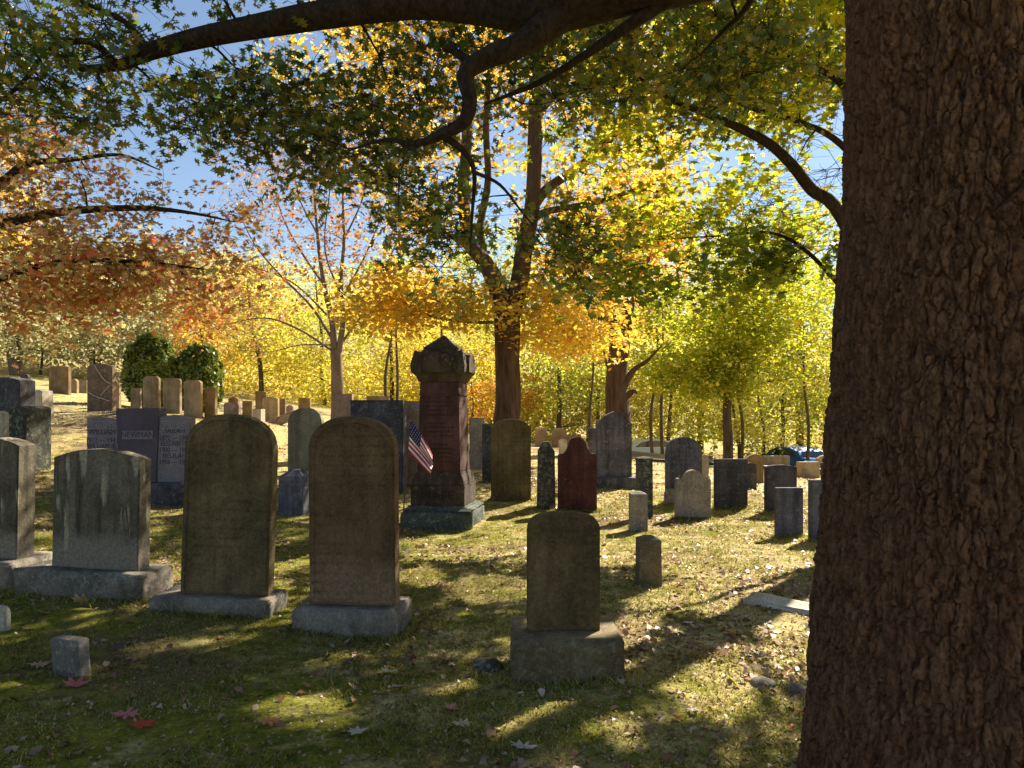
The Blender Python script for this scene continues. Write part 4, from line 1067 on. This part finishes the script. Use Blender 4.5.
# ---- the brownstone monument
DM = 10.0
x, y = (441 - 512) / F * DM, DM + .45
zb = h1(x, y); mon = empty('monument', (x, y, zb), R(-9))
tag(mon, 'tall dark brownstone monument with gabled cap, inscribed shaft and stepped base, tallest grave marker', 'monument')
def ring_solid(rings, name, mat, parent, bev=.008, rough=0):
    bm = bmesh.new(); rs = []
    for (w_, z_) in rings:
        a = w_ / 2; rs.append([bm.verts.new((sx * a, sy * a, z_)) for sx, sy in ((-1,-1),(1,-1),(1,1),(-1,1))])
    for r0, r1 in zip(rs, rs[1:]):
        for i in range(4): bm.faces.new((r0[i], r0[(i+1) % 4], r1[(i+1) % 4], r1[i]))
    bm.faces.new(rs[0]); bm.faces.new(rs[-1])
    if bev: bmesh.ops.bevel(bm, geom=list(bm.edges), offset=bev, segments=2, affect='EDGES')
    return bm_link(name, bm, M[mat], parent)
b = bm_link('plinth', box_bm(-.49, .49, -.49, .49, -.25 - zb, .20 - zb, .03, 0, .07, seed=12), M['monbase'], mon, True)
zz_ = lambda v: v - zb
ring_solid([(.98, zz_(.195)), (.80, zz_(.235)), (.80, zz_(.25))], 'plinth_top', 'monbase', mon)
die = ring_solid([(.75, zz_(.25)), (.75, zz_(.53))], 'name_block', 'brownblack', mon, .01)
ring_solid([(.73, zz_(.53)), (.71, zz_(.60)), (.62, zz_(.69)), (.62, zz_(.71))], 'moulding', 'brownblack', mon, .008)
sh = ring_solid([(.605, zz_(.71)), (.55, zz_(1.745))], 'shaft', 'brownstone', mon, .008)
band = ring_solid([(.57, zz_(1.745)), (.57, zz_(1.765)), (.545, zz_(1.775)), (.54, zz_(1.93))], 'neck', 'brownstone', mon, .006)
cap = ring_solid([(.54, zz_(1.93)), (.60, zz_(1.95)), (.60, zz_(1.97)), (.66, zz_(2.03)), (.74, zz_(2.065)), (.76, zz_(2.16)), (.70, zz_(2.28)), (.50, zz_(2.36)), (.46, zz_(2.40))], 'cap', 'brownblack', mon, .008)
ring_solid([(.46, zz_(2.385)), (.47, zz_(2.41)), (.02, zz_(2.595))], 'cap_peak', 'brownblack', cap, .004)
for q in range(4):
    pts = [(-.2, 2.06), (.2, 2.06), (.2, 2.20), (.185, 2.25), (.12, 2.31), (0, 2.345), (-.12, 2.31), (-.185, 2.25), (-.2, 2.20)]
    o = bm_link('gable', slab_bm([(a, zz_(b_)) for a, b_ in pts], .14, .008, -.405), M['brownblack'], cap)
    o.rotation_euler = (0, 0, q * math.pi / 2)
    bmh = bmesh.new()
    vs = [bmh.verts.new(c_) for c_ in [(.23, -.37, zz_(2.16)), (.385, -.385, zz_(2.14)), (.37, -.23, zz_(2.16)), (.22, -.22, zz_(2.2)), (.33, -.33, zz_(2.37)), (.22, -.30, zz_(2.33)), (.30, -.22, zz_(2.33))]]
    bmesh.ops.convex_hull(bmh, input=vs)
    o = bm_link('corner_horn', bmh, M['brownblack'], cap); o.rotation_euler = (0, 0, q * math.pi / 2)
text_mesh('MAFF', .17, M['letterdim'], die, (.0, -.376, zz_(.39)), sx=1.15)
o = text_mesh('IN MEMORY', .065, M['letterdim'], sh, (0, 0, 0)) if False else None
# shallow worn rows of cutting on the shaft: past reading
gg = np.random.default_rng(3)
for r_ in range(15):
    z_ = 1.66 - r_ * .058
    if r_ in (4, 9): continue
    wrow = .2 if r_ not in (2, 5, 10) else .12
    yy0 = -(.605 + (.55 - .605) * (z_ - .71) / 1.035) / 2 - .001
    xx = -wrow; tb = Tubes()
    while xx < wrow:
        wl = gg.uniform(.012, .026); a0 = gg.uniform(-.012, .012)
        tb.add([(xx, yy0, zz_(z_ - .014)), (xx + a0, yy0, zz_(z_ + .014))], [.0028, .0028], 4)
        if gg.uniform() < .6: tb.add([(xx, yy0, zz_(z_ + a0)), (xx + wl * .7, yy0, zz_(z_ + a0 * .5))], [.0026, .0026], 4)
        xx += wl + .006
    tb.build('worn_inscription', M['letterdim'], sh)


# ---- small flag on a stick
x, y, _ = at(404, 500, 9.6)
fl = empty('flag', (x, y, h1(x, y))); tag(fl, 'small stars and stripes flag on a thin stick drooping beside the monument', 'flag')
zt = EYE - (418 - HZ) / F * 9.6 - h1(x, y)
ptop = np.array([.09, 0, zt]); pbot = np.array([-.04, 0, -.1])
tb = Tubes(); tb.add([pbot, (ptop + pbot) / 2, ptop], [.008, .008, .007], 6); tb.build('stick', plain('dark_wood_stick', (.08,.05,.03), .6), fl)
def star_cell(i, j): return (i % 2 == 0 and j % 2 == 1)
nu, nv = 60, 39
mr = plain('flag_red', (.42,.015,.03), .8); mw = plain('flag_white', (.72,.68,.66), .8); mb = plain('flag_blue', (.012,.014,.06), .8)
dirp = (pbot - ptop) / np.linalg.norm(pbot - ptop)
VV = []
for j in range(nv + 1):
    v = j / nv; hp = ptop + dirp * (.01 + .42 * v)
    for i in range(nu + 1):
        u = i / nu
        # cloth gathers under its weight: each thread leaves the stick and swings down
        d1 = np.array([.42 + .30 * v, 0, -.90 + .12 * v]); d1 /= np.linalg.norm(d1)
        w_ = .055 * math.sin(v * 10 + u * 3) * u ** .7
        L_ = .52 - .09 * v
        p_ = hp + d1 * L_ * u + np.array([.10 * math.sin(u * 1.6) * (1 - v) * .6, w_ - .01, -.02 * math.sin(v * 6) * u])
        VV.append(p_)
VV = np.array(VV); ii = (np.arange(nv)[:, None] * (nu + 1) + np.arange(nu)[None]).ravel()
QF = np.stack([ii, ii + 1, ii + nu + 2, ii + nu + 1], 1)
fm = np_mesh('flag_cloth', VV, QF.ravel(), np.full(len(QF), 4), [mr, mw, mb], smooth=True)
mi = np.zeros(len(QF), np.int32)
for k in range(len(QF)):
    j, i = divmod(k, nu); st = j // 3
    mi[k] = 0 if st % 2 == 0 else 1
    if i < 26 and st < 7:
        mi[k] = 2
        if (j % 4 in (1,)) and (i % 4 == (1 if (j // 4) % 2 == 0 else 3)): mi[k] = 1
fm.polygons.foreach_set('material_index', mi)
o = bpy.data.objects.new('flag_cloth', fm); COL.objects.link(o); o.parent = fl

# ---- pipe rail beside the road
rt = Tubes(); pts = []
for px in np.linspace(636, 830, 22):
    D = 23.0; x = (px - 512) / F * D; pts.append((x, D, EYE - (463 + (px - 700) * .06 - HZ) / F * D))
rt.add(pts, [.05] * len(pts), 8)
rail = empty('pipe_rail', (pts[0][0], 23, h1(pts[0][0], 23))); tag(rail, 'low dark pipe rail running behind the slate headstones on the right', 'railing')
o = rt.build('rail', plain('dark_steel', (.04,.038,.036), .5, .3), rail, rail.location)
for i in (0, 10, 21):
    pt = Tubes(); pt.add([(pts[i][0], 23.0, h1(pts[i][0], 23) - .2), (pts[i][0], 23.0, pts[i][2])], [.045, .045], 8)
    pt.build('rail_post', bpy.data.materials['dark_steel'], rail, rail.location)
# ---- parked cars
def car(px, D, col, label, rz, name='parked_car'):
    x = (px - 512) / F * D; zb = h1(x, D)
    root = empty(name, (x, D, zb), rz); tag(root, label, 'car', 'cars parked beyond the graves')
    paint = plain('car_paint', col, .25, .3, .8, .03); glass = plain('car_glass', (.02,.025,.03), .08, 0, .9, .02)
    prof = [(-2.2,.35),(-2.15,.75),(-1.9,.98),(-1.5,1.02),(-1.15,1.30),(-.4,1.52),(.7,1.52),(1.5,1.28),(1.85,1.05),(2.2,.98),(2.28,.6),(2.22,.33)]
    bm = slab_bm(prof, 1.76, .06, -.88)
    bm_link('body', bm, paint, root)
    win = [(-1.12,1.06),(-.75,1.32),(-.3,1.43),(.65,1.43),(1.3,1.24),(1.45,1.06)]
    for sy in (-1, 1):
        bm = slab_bm(win, .02, .004, -.895 if sy < 0 else .875); bm_link('side_window', bm, glass, root)
    bm = bmesh.new()
    for q in ((-1.46,1.06,-.7),(-1.46,1.06,.7),(-1.14,1.335,.62),(-1.14,1.335,-.62)): bm.verts.new((q[0]-.03, q[2], q[1]))
    bm.verts.ensure_lookup_table(); bm.faces.new(bm.verts); bm_link('windscreen', bm, glass, root)
    tyre = plain('tyre_rubber', (.02,.02,.02), .8); rimm = plain('wheel_rim', (.5,.5,.5), .3, .8)
    for wx in (-1.42, 1.38):
        for wy in (-.9, .9):
            tb = Tubes(); s_ = np.sign(wy)
            tb.add([(wx, wy - s_*.2, .33), (wx, wy - s_*.18, .33), (wx, wy, .33), (wx, wy + s_*.03, .33)], [.25, .33, .33, .27], 18)
            w_ = tb.build('wheel', tyre, root)
            tb = Tubes(); tb.add([(wx, wy + s_*.032, .33), (wx, wy + s_*.07, .33)], [.2, .12], 12); tb.build('rim', rimm, w_)
    for wy in (-.6, .6):
        bm_link('headlight', box_bm(-2.21, -2.12, wy - .17, wy + .17, .68, .82, .02), rimm, root)
        bm_link('tail_light', box_bm(2.2, 2.29, wy - .17, wy + .17, .75, .92, .02), plain('red_lens', (.35,.01,.01), .2), root)
    return root
car(648, 46, (.62,.64,.66), 'silver car parked beyond the graves, right of the tall slate headstone', R(8))
car(798, 42, (.03,.13,.42), 'bright blue car parked beyond the graves near the oak trunk', R(104))

# ------------------------------------------------------------------ ground cover
g = np.random.default_rng(99)
def ground_pts(n, D0, D1, pxr=(-160, 1150), pw=1.0):
    D = D0 + (D1 - D0) * g.uniform(0, 1, n) ** pw; px = g.uniform(*pxr, n); x = (px - 512) / F * D
    return np.stack([x, D, height(x, D)], 1)
# grass blades: three-cornered, leaning, in tufts
Tf = ground_pts(27000, 2.0, 14, pw=1.3)
keep = vnoise(Tf[:, 0] * 2.3, Tf[:, 1] * 2.3, seed=31) + .25 * vnoise(Tf[:, 0] * 9, Tf[:, 1] * 9, seed=32) > .44
Tf = Tf[keep]
FT = []
for (fx_, fD, hw, ya, yb, ra) in FOOT:
    if fD > 15: continue
    m_ = int(hw * 2 * 60 + 30)
    for _ in range(m_):
        u_ = g.uniform(-hw - .02, hw + .02); v_ = ya - abs(g.normal(0, .018)) if g.uniform() < .75 else g.uniform(ya, yb)
        if v_ >= ya: u_ = (hw + abs(g.normal(0, .02))) * g.choice([-1, 1])
        FT.append((fx_ + u_ * math.cos(ra) - v_ * math.sin(ra), fD + u_ * math.sin(ra) + v_ * math.cos(ra), 0))
FT = np.array(FT); nft = len(FT); Tf = np.vstack([Tf, FT])
per = 12
Bp = np.repeat(Tf, per, 0); n = len(Bp); Bp[:, :2] += g.normal(0, .035, (n, 2)); Bp[:, 2] = height(Bp[:, 0], Bp[:, 1]) - .004
hgt = g.uniform(.008, .030, n) * (1 + .9 * (g.uniform(0, 1, n) < .05)) * np.where(np.arange(n) >= n - nft * per, 1.7, 1.0); ang = g.uniform(0, 6.283, n); wd = g.uniform(.0009, .0022, n) * (1 + Bp[:, 1] * .12)
lean = g.uniform(.3, 1.6, n) * hgt; la = g.uniform(0, 6.283, n)
dx = np.stack([np.cos(ang) * wd, np.sin(ang) * wd, 0 * wd], 1)
mid = Bp + np.stack([np.cos(la) * lean * .35, np.sin(la) * lean * .35, hgt * .65], 1)
top = Bp + np.stack([np.cos(la) * lean, np.sin(la) * lean, hgt], 1)
VG = np.stack([Bp - dx, Bp + dx, mid + dx * .7, top, mid - dx * .7], 1).reshape(-1, 3)
gme = np_mesh('grass', VG, np.arange(n * 5), np.full(n, 5), [L['grass']])
o = bpy.data.objects.new('grass', gme); COL.objects.link(o); tag(o, 'short mossy grass and weeds between the graves', 'grass', kind='stuff')
# leaf litter
P1 = ground_pts(80000, 2.0, 24, pw=1.2)
dens = .25 + .75 * np.clip((P1[:, 0] + 1.5) / 3.5, 0, 1)
dens = np.where(P1[:, 1] > 7, .8, dens)
cl_ = vnoise(P1[:, 0] * 1.3, P1[:, 1] * 1.3, seed=41)
P1 = P1[g.uniform(0, 1, len(P1)) < dens * np.clip((cl_ - .42) * 4.5, .10, 1)]
P1[:, 2] += g.uniform(.004, .022, len(P1))
o = leaves('leaf_litter', P1, g.uniform(.016, .062, len(P1)) * (1 + P1[:, 1] * .02), SIMPLE, L['litter'], None, (0,0,0), .35, .45, seed=17)
tag(o, 'dry brown leaf litter scattered over the grass', 'leaf litter', kind='stuff')

P2 = ground_pts(85000, 2.0, 16, pw=1.5)
P2 = P2[g.uniform(0, 1, len(P2)) < .35 + .65 * np.clip((P2[:, 0] + 1.2) / 3, 0, 1)]
P2[:, 2] += g.uniform(.002, .014, len(P2))
o = leaves('leaf_fragments', P2, g.uniform(.006, .024, len(P2)) * (1 + P2[:, 1] * .04), QUAD, L['litter'], None, (0,0,0), .5, .5, seed=18)
tag(o, 'crumbled leaf scraps and seeds sprinkled through the grass', 'leaf litter', kind='stuff')
# single fallen leaves one can pick out
def fallen(px, py, size, col, label, shape=MAPLE, rz=0.0, tilt=.15, sd=1):
    D = EYE * F / (py - HZ)
    x, y, _ = at(px, py, D); z = h1(x, y)
    rr = np.random.default_rng(sd); S_ = np.array(shape); ctr = np.array([[0, 0]])
    vs = [(0, 0, .012)] + [(a * size, b_ * size, .004 + size * (.22 * (a*a + b_*b_) * rr.uniform(.6, 2.6))) for a, b_ in S_]
    fc = [(0, i + 1, (i + 1) % len(S_) + 1) for i in range(len(S_))]
    me = bpy.data.meshes.new('fallen_leaf'); me.from_pydata(vs, [], fc); me.update()
    nm_ = 'fallen_leaf_%.2f_%.2f_%.2f' % col
    mt = bpy.data.materials.get(nm_) or leaf_mat(nm_, [(0, tuple(min(.85, c * 1.35) for c in col)), (1, col)], .25, .12, .3)
    o = link('fallen_leaf', me, mt); o.location = (x, y, z + .012); o.rotation_euler = (tilt, tilt * .6, rz)
    tag(o, label, 'fallen leaf', 'single fallen leaves on the grass')
for i, a in enumerate([
 (186, 612, .17, (.34,.11,.04), 'rust-brown leaf lying at the foot of the tall olive headstone base', OAK, 1.0, .35),
 (212, 617, .12, (.13,.19,.10), 'pale green leaf in front of the tall olive headstone base', MAPLE, 2.0, .1),
 (81, 611, .15, (.52,.32,.14), 'tan curled leaf in front of the streaked broad headstone', MAPLE, .6, .45),
 (42, 625, .12, (.42,.27,.11), 'tan curled leaf left of the little block marker', MAPLE, 2.2, .4),
 (76, 694, .13, (.45,.13,.11), 'dull red leaf just below the little block marker', MAPLE, .3, .15),
 (74, 682, .09, (.14,.21,.15), 'blue-green leaf touching the little block marker', MAPLE, 1.8, .15),
 (38, 674, .09, (.42,.27,.13), 'light brown leaf left of the blue-green leaf', OAK, .3, .2),
 (143, 740, .11, (.50,.04,.02), 'bright red leaf at the bottom left', MAPLE, .9, .1),
 (126, 730, .12, (.46,.17,.14), 'pinkish leaf behind the bright red one', OAK, .2, .1),
 (388, 676, .10, (.50,.50,.28), 'pale yellow-green leaf in the shade below the reddish-brown headstone', MAPLE, 2.5, .15),
 (352, 694, .08, (.50,.36,.16), 'tan leaf standing up left of the pinkish leaf', OAK, 1.3, .6),
 (401, 697, .09, (.52,.28,.20), 'pinkish-tan leaf below the pale yellow-green one', OAK, 2.9, .35),
 (357, 745, .09, (.50,.42,.32), 'pale star-shaped leaf near the bottom, left of centre', MAPLE, .4, .1),
 (336, 671, .06, (.40,.24,.16), 'small brown leaf alone in the mossy shade', OAK, .8, .1),
 (524, 762, .12, (.52,.44,.34), 'large pale leaf at the bottom edge in the middle', OAK, 2.6, .1),
 (450, 720, .09, (.50,.24,.17), 'pinkish leaf left of the sunny moss patch', MAPLE, 1.1, .2),
 (461, 740, .09, (.48,.38,.24), 'tan leaf below the pinkish one at the sunny moss patch', OAK, .3, .1),
 (677, 731, .055, (.75,.20,.02), 'small bright orange leaf in the lower right grass', MAPLE, .2, .2),
 (800, 718, .06, (.75,.22,.02), 'orange leaf near the foot of the oak, the upper of two', MAPLE, 2.2, .3),
 (791, 737, .05, (.75,.20,.02), 'orange leaf near the foot of the oak, the lower of two', MAPLE, 3.2, .3),
 (730, 640, .10, (.45,.07,.03), 'red-brown leaf in the tree shadow right of centre', OAK, 1.7, .3),
 (670, 625, .07, (.70,.45,.04), 'yellow leaf at the edge of the tree shadow', MAPLE, .9, .2),
 (688, 628, .08, (.65,.58,.50), 'pale dry leaf beside the yellow one', OAK, 2.9, .15),
 (269, 735, .10, (.55,.20,.08), 'orange-brown leaf in the small sunny patch at the bottom left', OAK, .5, .2),
 (692, 722, .08, (.60,.50,.42), 'pale pinkish leaf above the small bright orange one', OAK, 2.0, .1),
 (761, 570, .07, (.75,.28,.03), 'orange leaf on the sunny grass right of the brown post', MAPLE, 1.0, .5)]):
    fallen(*a, sd=i)

# ------------------------------------------------------------------ light, sky, camera
w = bpy.data.worlds.new('World'); scene.world = w; w.use_nodes = True
nt = w.node_tree; bg = nt.nodes['Background']; sky = nt.nodes.new('ShaderNodeTexSky'); sky.sky_type = 'NISHITA'
sky.sun_disc = False; sky.sun_elevation = SEL; sky.sun_rotation = SAZ; sky.air_density = 1.0; sky.dust_density = .05; sky.ozone_density = 2.5
hs_ = nt.nodes.new('ShaderNodeHueSaturation'); hs_.inputs['Saturation'].default_value = .90; nt.links.new(sky.outputs[0], hs_.inputs['Color']); nt.links.new(hs_.outputs[0], bg.inputs[0]); bg.inputs[1].default_value = .05
sun = bpy.data.lights.new('sun', 'SUN'); sun.energy = 5.0; sun.angle = R(.53); sun.color = (1.0, .91, .75)
so = bpy.data.objects.new('sun', sun); COL.objects.link(so)
so.rotation_euler = Vector(S).to_track_quat('Z', 'Y').to_euler(); so.location = (20, 20, 30)

cam = bpy.data.cameras.new('camera'); co = bpy.data.objects.new('camera', cam); COL.objects.link(co)
cam.sensor_width = 36; cam.lens = F / 1024 * 36; cam.shift_y = (HZ - 384) / 1024; cam.clip_end = 2000; cam.clip_start = .05
co.location = (0, 0, EYE); co.rotation_euler = (R(90), 0, 0)
scene.camera = co
scene.render.resolution_x = 1024; scene.render.resolution_y = 768
vs_ = scene.view_settings; vs_.view_transform = 'Standard'; vs_.look = 'None'; vs_.gamma = 1; vs_.exposure = 1.6
cy = scene.cycles; cy.max_bounces = 6; cy.diffuse_bounces = 4; cy.glossy_bounces = 2; cy.transmission_bounces = 5; cy.transparent_max_bounces = 4
cy.caustics_reflective = False; cy.caustics_refractive = False; cy.use_adaptive_sampling = True; cy.adaptive_threshold = .015
cy.use_denoising = True
